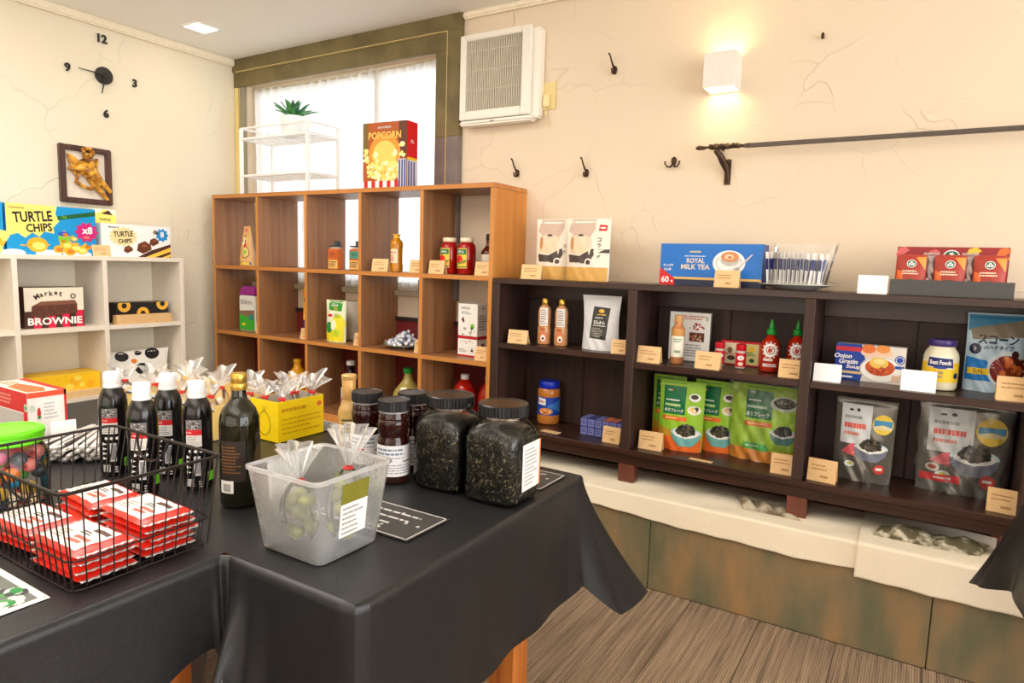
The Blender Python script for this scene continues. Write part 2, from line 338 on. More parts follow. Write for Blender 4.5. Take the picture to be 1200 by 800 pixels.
# crown and window
cr_ = mat((244, 232, 206), .6)
struct(MB().box(XL, -2.6, ZC-.045, XL+.028, YW, ZC, cr_).build('trim_1', smooth=False, bevel=.008))
struct(MB().box(-2.05, YW-.026, ZC-.032, 3.38, YW, ZC, cr_).build('trim_2', smooth=False, bevel=.008))
DR = mat((112, 22, 24), .6, n=.08, sc=12)
struct(MB().box(XL+.001, YW-.012, .0, 3.38, YW, .925, DR).box(XL+.001, YW-.022, .925, -1.7, YW, .945, mat((38, 30, 28))).build('trim_3', smooth=False))
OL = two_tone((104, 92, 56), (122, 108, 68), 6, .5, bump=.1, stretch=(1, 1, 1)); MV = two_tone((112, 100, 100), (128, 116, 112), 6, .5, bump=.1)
CRM = mat((236, 214, 140), .5)
wf = MB()
wf.box(XL+.002, YW-.035, 2.398, -2.05, YW, ZC-.001, OL).box(XL+.002, YW-.024, 2.308, -2.131, YW, 2.398, OL)
wf.box(-2.131, YW-.035, 1.884, -2.05, YW, 2.398, OL).box(-2.21, YW-.024, 1.884, -2.131, YW, 2.308, OL)
wf.box(-2.131, YW-.035, 1.05, -2.05, YW, 1.884, MV).box(-2.21, YW-.024, 1.05, -2.131, YW, 1.884, MV)  # lower jamb: reflected light put into its colour as mauve-grey
wf.box(XL+.03, YW-.037, 2.393, -2.127, YW-.024, 2.400, CRM).box(-2.133, YW-.037, 1.05, -2.126, YW-.02, 2.4, CRM)
wf.box(XL+.002, YW-.02, 1.05, -3.79, YW, 2.308, CRM).box(-3.79, YW-.014, 1.05, -3.735, YW, 2.308, mat((150, 144, 124)))
wf.box(-3.745, YW-.03, 1.06, -2.205, YW, 1.092, mat((196, 184, 160)))
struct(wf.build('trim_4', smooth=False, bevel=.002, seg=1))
win = MB(); fm = mat((214, 206, 188), .4)
for a in ((-3.745, 1.09, -3.70, 2.315), (-2.25, 1.09, -2.205, 2.315), (-3.70, 1.09, -2.25, 1.13), (-3.70, 2.27, -2.25, 2.315), (-2.715, 1.13, -2.665, 2.27)):
    win.box(a[0], YW+.075, a[1], a[2], YW+.115, a[3], fm)
wo = struct(win.build('window_1', smooth=False))
for x0, x1 in ((-3.70, -2.715), (-2.665, -2.25)):
    MB().box(x0, YW+.092, 1.13, x1, YW+.096, 2.27, clear((240, 250, 255), .02)).build('pane', wo, smooth=False)
# curtains: translucent white voile, gathered on a wire
def voile():
    M = bpy.data.materials.new('voile'); M.use_nodes = True; nt = M.node_tree; out = nt.nodes['Material Output']; nt.nodes.remove(nt.nodes['Principled BSDF'])
    d = nt.nodes.new('ShaderNodeBsdfDiffuse'); d.inputs[0].default_value = (.9, .9, .88, 1); t = nt.nodes.new('ShaderNodeBsdfTranslucent'); t.inputs[0].default_value = (.95, .95, .93, 1)
    tr = nt.nodes.new('ShaderNodeBsdfTransparent'); m1 = nt.nodes.new('ShaderNodeMixShader'); m1.inputs[0].default_value = .62; m2 = nt.nodes.new('ShaderNodeMixShader'); m2.inputs[0].default_value = .12
    tc = nt.nodes.new('ShaderNodeTexCoord'); n = nt.nodes.new('ShaderNodeTexNoise'); n.inputs['Scale'].default_value = 30
    cr = nt.nodes.new('ShaderNodeMapRange'); cr.inputs[3].default_value = .05; cr.inputs[4].default_value = .2
    nt.links.new(tc.outputs['Object'], n.inputs[0]); nt.links.new(n.outputs['Fac'], cr.inputs[0]); nt.links.new(cr.outputs[0], m2.inputs[0])
    nt.links.new(d.outputs[0], m1.inputs[1]); nt.links.new(t.outputs[0], m1.inputs[2]); nt.links.new(m1.outputs[0], m2.inputs[1]); nt.links.new(tr.outputs[0], m2.inputs[2]); nt.links.new(m2.outputs[0], out.inputs[0])
    return M
VO = voile()
def curtain(x0, x1, z0, z1, ph, wav, lab):
    def fn(u, v):
        x = x0+(x1-x0)*u; g = .35+.65*(1-v)
        y = YW+.045+.016*g*sin(u*wav*2*pi+ph)+.006*sin(u*wav*5.3+ph*3+v*2)
        return (x+.01*sin(v*3+u*9), y, z0+(z1-z0)*v-.012*(v > .98)*abs(sin(u*wav*pi))-.02*v*sin(u*pi))
    o = MB().grid(fn, 160, 24, VO).build('curtain', ang=180)
    return tag(o, lab, 'curtain')
curtain(-3.745, -2.700, 1.1, 2.312, 0, 15, 'sheer white curtain behind the wire rack, the wider left one')
curtain(-2.712, -2.205, 1.1, 2.314, 1.3, 9, 'narrower sheer white curtain behind the popcorn box')
tag(MB().tube([(-3.74, YW+.045, 2.292), (-2.9, YW+.045, 2.282), (-2.208, YW+.045, 2.304)], .0025, mat((190, 170, 120), .4)).build('curtain_wire'), 'thin wire that the sheer curtains hang on', 'wire')
# ceiling downlight
dl = thing('ceiling_light', 'small square recessed ceiling downlight, glowing', 'light', (-3.455, 2.315, ZC))
MB().box(-.075, -.06, -.006, -.06, .06, .0, WH).box(.06, -.06, -.006, .075, .06, 0, WH).box(-.06, -.075, -.006, .06, -.06, 0, WH).box(-.06, .06, -.006, .06, .075, 0, WH).build('frame', dl)
MB().box(-.06, -.06, -.003, .06, .06, .0, mat((255, 244, 220), emit=14)).build('diffuser', dl, smooth=False)
# ------------------------------------------------------------------ bench along the wall, linen on it
BP = two_tone((104, 104, 78), (160, 126, 84), 3.4, .5, .34, .68, 9, .3, (2.6, 1, .8), cc=(132, 116, 86))
be = thing('bench', 'built-in bench with weathered brown and green wooden front below the shelves', 'bench', (0, 0, 0))
xs = [-3.63, -2.695, -1.76, -.825, .11, 1.045, 1.98]
for i in range(6): MB().box(xs[i]+.0015, 2.422, 0, xs[i+1]-.0015, 2.44, .345, BP).build('front_panel', be, smooth=False, bevel=.0015, seg=1)
MB().box(-3.63, 2.424, .345, 1.98, YW-.013, .366, BP).build('seat_board', be, smooth=False)
MB().box(-3.63, 2.45, 0, 1.98, YW-.013, .345, mat((60, 50, 40))).build('base', be, smooth=False)
LN = linen((244, 232, 208))
def hemz(x):
    return .252+.003*sin(x*5+1)+.003*sin(x*13+2)+.0015*sin(x*47)+(.022 if x < -.115 else 0)+max(0, (-x-.5))*.03
def linen_cloth(x0, x1, zz, lab, seed):
    rr = random.Random(seed)
    def fn(u, v):
        x = x0+(x1-x0)*u
        if v < .55:
            t = v/.55; y = 2.76-(2.76-2.418)*t; z = zz+.0005+((.006*abs(sin(x*9+t*5+seed))*sin(pi*min(1, t))+.004*(1+sin(x*21+y*30))*max(0, t-.2)*(1-t)*2) if x > -1.66 else .004*max(0, t-.8)*(1+sin(x*19)))
            if t > .97: z = zz
            return (x, y, z)
        t = (v-.55)/.45; z1 = hemz(x)-(zz-.368); z = zz-(zz-z1)*t
        return (x, 2.4165-.004*t-.006*t*abs(sin(x*6.3+seed))-.003*t*sin(x*17)-(zz-.368), z)
    o = MB().grid(fn, 220, 44, LN).build('linen_cloth', ang=60)
    sm = o.modifiers.new('s', 'SOLIDIFY'); sm.thickness = .0012; sm.offset = 1
    return tag(o, lab, 'cloth')
linen_cloth(-3.60, -.10, .3668, 'long cream linen cloth draped over the bench, left of the seam', 1)
linen_cloth(-.115, 1.5, .371, 'cream linen cloth on the right part of the bench, its edge overlapping the other cloth', 5)
# crumpled patterned cloth under the dark shelf
PC = two_tone((92, 84, 58), (206, 196, 172), 22, .85, .48, .62, 3, .2)
def crump(u, v):
    x = -.075+.30*u+.04*v; y = 2.50+.13*v; return (x, y, .375+.042*sin(pi*v)*(.75+.25*sin(u*9))*max(0, sin(pi*min(1, u*.9+.05)))**.5+.003*sin(u*31+v*4))
tag(MB().grid(crump, 50, 12, PC).build('patterned_cloth', ang=180), 'crumpled brown and white patterned cloth under the dark shelf at right', 'cloth')
def crump2(u, v):
    x = -.50+.20*u-.06*v; y = 2.50+.12*v; return (x, y, .3715+.03*sin(pi*v)*abs(sin(u*9+.4))*(1-u*.5)+.001)
tag(MB().grid(crump2, 40, 10, two_tone((120, 104, 82), (196, 184, 160), 20, .9)).build('folded_cloth', ang=180), 'taupe folded cloth tucked under the dark shelf beside its middle foot', 'cloth')
# ------------------------------------------------------------------ orange-brown cube shelf
WO = (134, 88, 54), (168, 120, 80)
wZ = wood(*WO, 'Z', .4); wX = wood(*WO, 'X', .4); eg = wood((186, 116, 44), (212, 146, 70), 'Z', .45); egx = wood((180, 112, 48), (206, 138, 68), 'X', .45)
os_ = thing('cube_shelf', 'open-backed orange-brown wooden cube shelf standing before the window', 'shelf', (-2.68, 2.525, .368))
X0, D = -3.70+2.68, .285
pit = .4036; th = .022; Zt = [.0, .042, .430-.022, .430, .825-.022, .825, 1.217, 1.242]
def pan(x0, x1, z0, z1, m, nm, me=None):
    b = MB(); b.box(x0, 0, z0, x1, D, z1, m); b.m[2] = b.mi(egx if m is wX else eg)
    if x1 > 1.0 and m is wZ: b.m[3] = b.mi(eg)
    if z1 > 1.24: b.m[3] = b.mi(egx)
    return b.build(nm, os_, smooth=False, bevel=.0012, seg=1)
W5 = pit*5+th
pan(X0, X0+W5, 1.220, 1.242, wX, 'top_board'); pan(X0, X0+W5, 0, .042, wX, 'bottom_board')
pan(X0, X0+th, .042, 1.220, wZ, 'side_panel'); pan(X0+W5-th, X0+W5, .042, 1.220, wZ, 'side_panel')
pan(X0+th, X0+W5-th, .408, .430, wX, 'shelf_board'); pan(X0+th, X0+W5-th, .803, .825, wX, 'shelf_board')
for k in range(1, 5):
    for a, b in ((.042, .408), (.430, .803), (.825, 1.220)): pan(X0+pit*k, X0+pit*k+th, a, b, wZ, 'divider')
OZ = [.368+.825, .368+.430, .368+.042]     # standing heights
# ------------------------------------------------------------------ dark shelf
KA = (34, 18, 13), (68, 40, 29)
dZ = wood(*KA, 'Z', .58); dX = wood(*KA, 'X', .34); dE = wood((84, 58, 46), (110, 78, 62), 'X', .4)
ds = thing('low_shelf', 'dark brown wooden two-tier shelf unit on the linen-covered bench', 'shelf', (0, 2.517, .3715))
def dp(x0, y0, z0, x1, y1, z1, m, nm): return MB().box(x0, y0, z0-.3715, x1, y1, z1-.3715, m).build(nm, ds, smooth=False, bevel=.002, seg=1)
DD = .28
dp(-1.652, 0, 1.162, .345, DD, 1.187, dX, 'top_board'); dp(-1.652, 0, .487, .345, DD, .512, dX, 'bottom_board'); dp(-1.640, .006, .448, .335, .03, .487, dX, 'front_rail')
dp(-1.652, 0, .512, -1.615, DD, 1.162, dZ, 'side_panel'); dp(.308, 0, .512, .345, DD, 1.162, dZ, 'side_panel')
dp(-1.003, 0, .512, -.966, DD, 1.162, dZ, 'divider'); dp(-.347, 0, .512, -.312, DD, 1.162, dZ, 'divider')
for a, b, z in ((-1.615, -1.003, .897), (-.966, -.347, .873), (-.312, .308, .873)):
    dp(a, .004, z-.025, b, DD-.01, z, dX, 'shelf_board')
    for q in range(2):
        w2 = (b-a)/2; dp(a+w2*q+.001, DD-.012, .512, a+w2*(q+1)-.001, DD-.004, 1.162, dZ, 'back_panel')
    dp(a, DD-.026, 1.09, b, DD-.012, 1.162, dX, 'back_rail')
for x in (-1.645, -1.012, -.357, .27):
    for y in (.008, .215): dp(x, y, .3718, x+.068, y+.05, .487, wood((92, 46, 32), (112, 62, 44), 'Z', .45), 'foot')
# ------------------------------------------------------------------ white shelf on the left wall
WS = mat((232, 222, 206), .5, n=.02); WSB = mat((236, 228, 208), .6, n=.02)
ws = thing('white_shelf', 'white cube shelf against the left wall', 'shelf', (-3.544, .62, 0))
def wp(y0, z0, y1, z1, nm, m=WS, x0=-.286, x1=0): return MB().box(x0, y0-.62, z0, x1, y1-.62, z1, m).build(nm, ws, smooth=False, bevel=.001, seg=1)
wp(.615, 1.206, 2.238, 1.228, 'top_board')
for z in (.864, .510, .155): wp(.635, z-.022+.011, 2.213, z+.011, 'shelf_board', x1=-.003)
wp(.635, 0, 2.213, .144, 'plinth', x0=-.03, x1=-.012)
for y in (.613, 1.010, 1.403, 1.800, 2.213): wp(y, 0 if y in (.613, 2.213) else .166, y+.022, 1.206, 'side_panel' if y in (.613, 2.213) else 'divider')
wp(.635, .166, 2.213, 1.206, 'back_panel', WSB, x0=-.286, x1=-.280)
# ================================================================== wall things
# clock
ck = thing('wall_clock', 'frameless black wall clock with loose numerals 12, 3, 6 and 9', 'clock', (XL+.001, 1.990, 2.185), R(90))
CB = mat((34, 32, 30), .4)
MB().lathe([(.045, 0), (.045, .012), (.042, .016), (.012, .016), (.012, .022)], CB, 32).build('hub', ck).matrix_basis = Matrix.Rotation(R(90), 4, 'X')
def hand(a, l, w0, y): return MB().add([(-w0*cos(a), y, w0*sin(a)), (w0*cos(a), y, -w0*sin(a)), (l*sin(a)+w0*.5*cos(a), y, l*cos(a)-w0*.5*sin(a)), (l*sin(a)-w0*.5*cos(a), y, l*cos(a)+w0*.5*sin(a)),
    (-w0*cos(a), y-.002, w0*sin(a)), (w0*cos(a), y-.002, -w0*sin(a)), (l*sin(a)+w0*.5*cos(a), y-.002, l*cos(a)-w0*.5*sin(a)), (l*sin(a)-w0*.5*cos(a), y-.002, l*cos(a)+w0*.5*sin(a))],
    [(0,1,2,3),(7,6,5,4),(0,4,5,1),(1,5,6,2),(2,6,7,3),(3,7,4,0)], CB).build('hand', ck, smooth=False)
hand(R(-88), .135, .004, -.024); hand(R(193), .10, .005, -.021)
for s, u, v in (('12', .0, .19), ('3', .165, .0), ('6', .005, -.195), ('9', -.178, .0)):
    p = Print(lambda a, b, h: (a, -h, b), step=.004); p.t(s, u, v, .044, CB, 2, bold=True)
    o = p.b.build('numeral', ck, smooth=False); m = o.modifiers.new('s', 'SOLIDIFY'); m.thickness = .008; m.offset = -1
# framed cherub
fr = thing('framed_cherub_relief', 'small dark wooden frame with gilded winged cherub relief on the left wall', 'picture frame', (XL+.002, 1.873, 1.648), R(90))
FW = wood((58, 38, 34), (98, 66, 56), 'Z', .35)
hw, hh = .128, .148
for a in ((-hw, -hh, -hw+.028, hh), (hw-.028, -hh, hw, hh), (-hw+.028, hh-.028, hw-.028, hh), (-hw+.028, -hh, hw-.028, -hh+.028)):
    MB().box(a[0], -.03, a[1], a[2], 0, a[3], FW).build('frame_bar', fr, bevel=.005)
MB().box(-hw+.02, -.006, -hh+.02, hw-.02, 0, hh-.02, mat((238, 226, 208), .8)).build('backing', fr, smooth=False)
GD = two_tone((150, 92, 22), (232, 172, 60), 30, .32, bump=.3)
def skinned(nm, pts, edges, m, par, sub=2):
    me = bpy.data.meshes.new(nm); me.from_pydata([p[:3] for p in pts], edges, []); me.materials.append(m)
    o = bpy.data.objects.new(nm, me); COL.objects.link(o); o.parent = par
    s = o.modifiers.new('k', 'SKIN'); s.use_smooth_shade = True
    for i, p in enumerate(pts): me.skin_vertices[0].data[i].radius = (p[3], p[4] if len(p) > 4 else p[3])
    me.skin_vertices[0].data[0].use_root = True
    q = o.modifiers.new('s', 'SUBSURF'); q.levels = sub; q.render_levels = sub
    return o
y = -.03
cp = [(.005, y, .018, .030), (-.005, y, .045, .033), (-.010, y-.004, .068, .02), (-.004, y-.012, .082, .016), (-.002, y-.014, .098, .030), (.0, y-.014, .112, .027),
      (-.045, y-.01, .03, .014), (-.085, y-.006, .022, .010), (-.098, y-.004, .03, .007),
      (.035, y-.012, .04, .014), (.01, y-.03, .06, .012), (.0, y-.034, .075, .008),
      (.025, y, -.012, .028), (.06, y-.01, -.028, .023), (.085, y-.008, -.05, .015), (.108, y-.004, -.07, .012), (.116, y-.008, -.085, .009),
      (.035, y, -.05, .020), (.07, y, -.085, .014), (.095, y, -.115, .010), (.104, y, -.118, .008)]
ce = [(0,1),(1,2),(2,3),(3,4),(4,5),(1,6),(6,7),(7,8),(1,9),(9,10),(10,11),(0,12),(12,13),(13,14),(14,15),(15,16),(12,17),(17,18),(18,19),(19,20)]
ch = skinned('cherub', cp, ce, GD, fr)
b = MB()
for k in range(14):
    a = k*2.4; b.ball((.0+.024*cos(a), y-.014+.012*sin(k), .112+.016*sin(a)+.008), .010, GD, 8, 6)
for dx in (-.01, .01): b.ball((dx, y-.042, .1), .0035, mat((60, 40, 16)), 6, 5)
b.ball((0, y-.044, .094), .005, GD, 8, 6); b.tube([(-.007, y-.039, .084), (0, y-.042, .082), (.007, y-.039, .084)], .0018, mat((90, 50, 20)), 5)
b.build('curls_and_face', ch)
for sx in (-1, 1):
    for k in range(7):
        t = k/6; l = .085-.04*t if sx < 0 else .055-.025*t
        a = R(150-62*t) if sx < 0 else R(20+30*t)
        p0 = Vector((sx*.02-.0, -.018, .055-.008*k)); d = Vector((cos(a), 0, sin(a)*.7))
        if sx < 0: d = Vector((-.92+.25*t, 0, .55-.62*t)).normalized()
        else: d = Vector((.75-.1*t, 0, .7-.5*t)).normalized()
        n = Vector((-d.z, 0, d.x)); b = MB()
        pts = []
        for q, wd in ((0, .004), (.4, .009), (.8, .010), (1, .004)):
            c = p0+d*l*q; pts += [c+n*wd, c-n*wd]
        vs = [tuple(p) for p in pts]+[(p.x, p.y-.005-.001*k, p.z) for p in pts]
        b.add(vs, [(0,2,3,1),(2,4,5,3),(4,6,7,5),(8,9,11,10),(10,11,13,12),(12,13,15,14),(0,8,10,2),(2,10,12,4),(4,12,14,6),(6,14,15,7),(1,3,11,9),(3,5,13,11),(5,7,15,13),(0,1,9,8)], GD)
        b.build('wing_feather', ch)
MB().tube([(-.045, y, -.005), (-.06, y-.005, -.04), (-.03, y-.01, -.06), (.01, y-.01, -.07), (.03, y-.006, -.045), (.01, y-.01, -.02), (-.02, y-.02, -.008), (.02, y-.02, .0)], [.008, .011, .009, .011, .010, .009, .010, .006], GD, 8).build('sash', ch)
# ventilation fan
vf = thing('ventilation_fan', 'white square wall ventilation fan with grille beside the window', 'fan', (-1.815, YW, 2.14))
CW = mat((240, 234, 222), .35, n=.01); s = .198
fb = MB()
for a in ((-s, -s, -s+.034, s), (s-.046, -s, s, s), (-s+.034, s-.028, s-.046, s), (-s+.034, -s, s-.046, -s+.040)): fb.box(a[0], -.085, a[1], a[2], -.058, a[3], CW)
fb.build('front_frame', vf, bevel=.004)
MB().box(-s+.006, -.056, -s-.012, s+.034, 0, s-.006, CW).build('housing', vf, bevel=.008)
MB().box(-s, -.090, -s-.028, s+.012, -.02, -s-.006, CW).build('lower_lip', vf, bevel=.009)
g = MB(); GT = mat((214, 206, 186), .5)
n = 34
for i in range(n): x = -s+.036+(2*s-.086)*(i+.5)/n; g.box(x-.0019, -.076, -s+.04, x+.0019, -.068, s-.028, GT)
for z in (-.06, .03, .12): g.box(-s+.034, -.072, z-.002, s-.046, -.070, z+.002, GT)
o = g.build('grille_slats', vf, smooth=False); o['kind'] = 'stuff'
MB().box(-s+.03, -.0585, -s+.036, s-.04, -.0565, s-.02, mat((128, 118, 94), .6)).build('fan_recess', vf, smooth=False)
fbld = MB(); fbld.lathe([(.04, 0), (.04, .006), (.034, .008)], mat((196, 188, 168)), 24)
fo = fbld.build('fan_hub', vf, loc=(-.005, -.0585, -.01)); fo.rotation_euler[0] = R(90)
for k in range(4):
    a0 = k*pi/2+.6
    MB().add([(.03*cos(a0), -.061, .03*sin(a0)-.01), (.13*cos(a0-.1), -.062, .13*sin(a0-.1)-.01), (.145*cos(a0+.35), -.0635, .145*sin(a0+.35)-.01), (.12*cos(a0+.75), -.0655, .12*sin(a0+.75)-.01), (.032*cos(a0+.8), -.0635, .032*sin(a0+.8)-.01)], [(0, 1, 2, 3, 4)], mat((176, 166, 140))).build('blade', fo and vf, smooth=False)
p = Print(flat(-.0905, 0, -.214)); p.t('FAN', -.0, 0, .005, GREY, 1); p.b = MB().box(-.012, -.0912, -.217, .012, -.0905, -.212, GREY); p.b.build('badge', vf, smooth=False)
# switch with pull cord
sw = thing('cord_switch', 'yellowed wall switch with a short pull cord right of the ventilation fan', 'switch', (-1.553, YW, 2.03))
YW_ = mat((226, 204, 140), .45)
MB().box(-.034, -.008, -.062, .034, 0, .062, YW_).build('plate', sw, bevel=.003)
MB().box(-.026, -.024, -.050, .006, -.008, .006, mat((236, 218, 160), .4)).build('pull_box', sw, bevel=.003)
MB().tube([(-.010, -.02, -.05), (-.009, -.02, -.09), (.0, -.02, -.125), (.012, -.02, -.142), (.018, -.02, -.12), (.010, -.02, -.10)], .0022, mat((222, 200, 140))).build('cord', sw)
MB().lathe([(.005, 0), (.006, .012), (.003, .018)], YW_, 12).build('cord_bead', sw, loc=(-.009, -.02, -.09))
# hooks
BZ = mat((72, 54, 38), .38, .75, n=.1)
def hook(nm, x, z, lab):
    t = thing(nm, lab, 'hook', (x, YW, z), 0, 'bronze hooks on the right wall')
    bp = MB(); bp.ball((0, -.004, -.028), .012, BZ, 12, 8, (1, .5, 1.5)); bp.build('back_plate', t)
    MB().tube([(0, -.006, -.02), (-.002, -.02, -.012), (-.006, -.030, .006), (-.012, -.032, .028), (-.018, -.036, .038)], [.006, .0045, .0038, .0034, .0045], BZ).build('prong', t)
    MB().tube([(0, -.006, -.034), (0, -.02, -.046), (0, -.032, -.044), (0, -.036, -.034), (0, -.036, -.028)], [.006, .0045, .004, .0035, .0045], BZ).build('lower_hook', t)
    return t
hook('coat_hook', -1.232, 2.135, 'bronze wall hook highest on the wall, left of the glowing lamp')
hook('coat_hook', -1.716, 1.715, 'bronze wall hook just above the orange-brown shelf')
hook('coat_hook', -1.347, 1.700, 'bronze wall hook above the pair of tan standing pouches')
dh = thing('double_hook', 'small bronze double hook left of the iron rod bracket', 'hook', (-.942, YW, 1.695))
b = MB(); b.ball((0, -.005, .008), .012, BZ, 12, 8, (1, .6, 1.5)); b.build('back_plate', dh)
for sx in (-1, 1): MB().tube([(0, -.008, -.002), (sx*.010, -.02, -.018), (sx*.022, -.026, -.018), (sx*.030, -.028, -.006), (sx*.031, -.028, .004)], [.005, .004, .0036, .0034, .0046], BZ).build('prong', dh)
tag(MB().tube([(-.397, YW, 2.125), (-.397, YW-.02, 2.125)], .004, BZ).ball((-.397, YW-.022, 2.125), .008, BZ, 10, 6, (.8, .6, 1.6)).build('wall_nail'), 'dark nail stub high on the wall right of the lamp', 'nail')
# wall lamp
wl = thing('wall_lamp', 'glowing white box wall lamp throwing light up and down', 'lamp', (-.748, YW, 2.028))
LW = mat((232, 226, 218), .5)
lb = MB(); hx, hz, dp_ = .061, .066, .105
lb.box(-hx, -dp_, -hz, hx, -dp_+.004, hz, LW).box(-hx, -dp_+.004, -hz, -hx+.004, 0, hz, LW).box(hx-.004, -dp_+.004, -hz, hx, 0, hz, LW).box(-hx+.004, -.006, -hz, hx-.004, 0, hz, LW)
lb.build('shade', wl, smooth=False)
MB().box(-hx+.004, -dp_+.004, -.010, hx-.004, -.006, .010, LW).build('inner_plate', wl, smooth=False)
for zz, rx, e_ in ((.012, pi, 7), (-.012, 0, 7)):
    l = bpy.data.lights.new('lamp_light', 'AREA'); l.shape = 'RECTANGLE'; l.size = .10; l.size_y = .08; l.energy = 2.0; l.color = (1, .80, .48)
    o = bpy.data.objects.new('lamp_light', l); o.location = (0, -.055, zz); o.rotation_euler = (rx, 0, 0); COL.objects.link(o); o.parent = wl
    MB().box(-.045, -.09, zz+(.001 if zz > 0 else -.003), .045, -.02, zz+(.003 if zz > 0 else -.001), mat((255, 226, 170), emit=6)).build('led_plate', wl, smooth=False)
# iron rod and bracket
IR = mat((88, 78, 70), .45, .6, n=.12, sc=60); BR = mat((82, 62, 46), .5, .6, n=.15, sc=80, bump=.4)
rd = thing('iron_rod', 'long flat iron wall rod with an ornate cast end and bracket', 'rod', (-.74, YW, 1.737))
MB().box(.10, -.078, -.009, 2.6, -.062, .007, IR).build('bar', rd, bevel=.002)
f = MB()
f.tube([(-.092, -.07, .0), (-.080, -.07, .002), (-.06, -.07, 0), (-.045, -.07, .002), (-.03, -.07, .0), (-.01, -.07, .002), (.01, -.07, .0), (.035, -.07, .002), (.05, -.07, 0), (.07, -.07, .002), (.09, -.07, 0), (.12, -.07, 0)],
       [.004, .010, .008, .004, .010, .014, .010, .013, .008, .011, .006, .010], BR, 10)
for k in range(6): f.ball((-.03+.022*k, -.082, .004*(-1)**k), .008, BR, 8, 6)
f.build('cast_finial', rd)
b = MB(); b.tube([(-.012, -.072, -.01), (.004, -.062, -.03), (.014, -.04, -.055), (.022, -.015, -.085), (.026, -.006, -.13)], [.010, .013, .015, .010, .007], BR, 10)
b.ball((.034, -.045, -.052), .008, BR, 8, 6); b.box(.012, -.006, -.14, .036, 0, -.04, BR); b.tube([(0, -.07, 0), (0, 0, -.0)], .006, BR)
b.build('bracket', rd)
b = MB(); b.tube([(1.72, -.07, 0), (1.72, 0, -.0)], .006, BR); b.box(1.70, -.008, -.12, 1.74, 0, .02, BR); b.tube([(1.72, -.07, -.008), (1.72, -.04, -.05), (1.72, -.006, -.10)], .009, BR); b.build('far_bracket', rd)
# ================================================================== wire rack, plant, popcorn on the cube shelf
ZT = .368+1.242
rk = thing('wire_rack', 'white two-tier wire rack standing on top of the cube shelf', 'rack', (-3.46, 2.56, ZT))
RW = mat((248, 248, 246), .35); rw, rdp = .56, .22
for x in (0, rw):
    for y_ in (0, rdp): MB().box(x-.008, y_-.008, 0, x+.008, y_+.008, .385 if x and not y_ else .375, RW).build('post', rk, smooth=False)
for z in (.105, .315):
    MB().box(0, -.006, z-.006, rw, .006, z+.006, RW).box(0, rdp-.006, z-.006, rw, rdp+.006, z+.006, RW).box(-.006, 0, z-.006, .006, rdp, z+.006, RW).box(rw-.006, 0, z-.006, rw+.006, rdp, z+.006, RW).build('tier_frame', rk, smooth=False)
    b = MB()
    for k in range(1, 26): b.tube([(rw*k/26, 0, z+.004), (rw*k/26, rdp, z+.004)], .0018, RW, 6)
    for k in range(1, 5): b.tube([(0, rdp*k/5, z+.001), (rw, rdp*k/5, z+.001)], .0022, RW, 6)
    o = b.build('tier_wires', rk); o['kind'] = 'stuff'
MB().box(0, -.005, .37, rw, .005, .38, RW).box(rw-.005, 0, .37, rw+.005, rdp, .38, RW).box(-.005, 0, .37, .005, rdp, .38, RW).build('guard_rail', rk, smooth=False)
pt = thing('potted_succulent', 'green artificial succulent in a white pot on the wire rack', 'plant', (-3.135, 2.665, ZT+.3225))
MB().lathe([(.055, 0), (.062, .004), (.072, .11), (.070, .112), (.066, .10), (.001, .098)], mat((250, 250, 248), .4), 32).build('pot', pt)
LG = two_tone((22, 96, 60), (96, 168, 96), 24, .45)
rr = random.Random(3)
for k in range(20):
    a = k*2.4; el = R(22+(k/20)*56); l = .165-.003*k; wd = .021
    def lf(u, v, a=a, el=el, l=l, wd=wd):
        s_ = v*l; wv = wd*sin(pi*min(1, .12+v*.9))**.7*(1-v*.25)*(u-.5)*2; dr = -.03*v*v*(1.3-el)
        r_ = cos(el)*s_; return (r_*cos(a)-wv*sin(a), r_*sin(a)+wv*cos(a), .095+sin(el)*s_+dr+.004*((u-.5)*2)**2+(-.0 if 1 else 0))
    b = MB(); b.grid(lf, 2, 6, LG); o = b.build('leaf', pt, ang=180); mo = o.modifiers.new('s', 'SOLIDIFY'); mo.thickness = .003
# ================================================================== goods: builders
def price_card(x, y, z, label, wd=.097, h=.064, m=None, rz=0, seed=0, lean=.012, blank=False):
    m = m or KR
    b = MB(); t = .0012
    b.add([(-wd/2, 0, 0), (wd/2, 0, 0), (wd/2, lean, h), (-wd/2, lean, h), (-wd/2, t, 0), (wd/2, t, 0), (wd/2, lean+t, h-.001), (-wd/2, lean+t, h-.001)],
          [(0,1,2,3),(5,4,7,6),(0,4,5,1),(1,5,6,2),(3,7,4,0),(2,6,7,3)], m)
    b.add([(-wd/2, lean+t, h), (wd/2, lean+t, h), (wd/2, lean*2.2+.006, 0), (-wd/2, lean*2.2+.006, 0), (-wd/2, lean+2*t, h), (wd/2, lean+2*t, h), (wd/2, lean*2.2+.008, 0), (-wd/2, lean*2.2+.008, 0)],
          [(3,2,1,0),(4,5,6,7),(0,1,5,4),(1,2,6,5),(2,3,7,6),(3,0,4,7)], m)
    o = b.build('price_card', smooth=False, loc=(x, y, z+.0003), rz=rz); tag(o, label, 'price card', 'price cards on the shelves')
    if not blank:
        p = Print(lambda u, v, hh: (u, v/h*lean-hh, v)); ink = mat((176, 128, 84), .8) if m is KR else INKG
        p.lines(-wd*.38, h*.48, wd*.38, h*.80, 2, ink, 1, seed+3, .35); p.lines(-wd*.05, h*.14, wd*.3, h*.34, 1, ink, 1, seed+9, .5)
        p.build('printed_text', o)
    return o
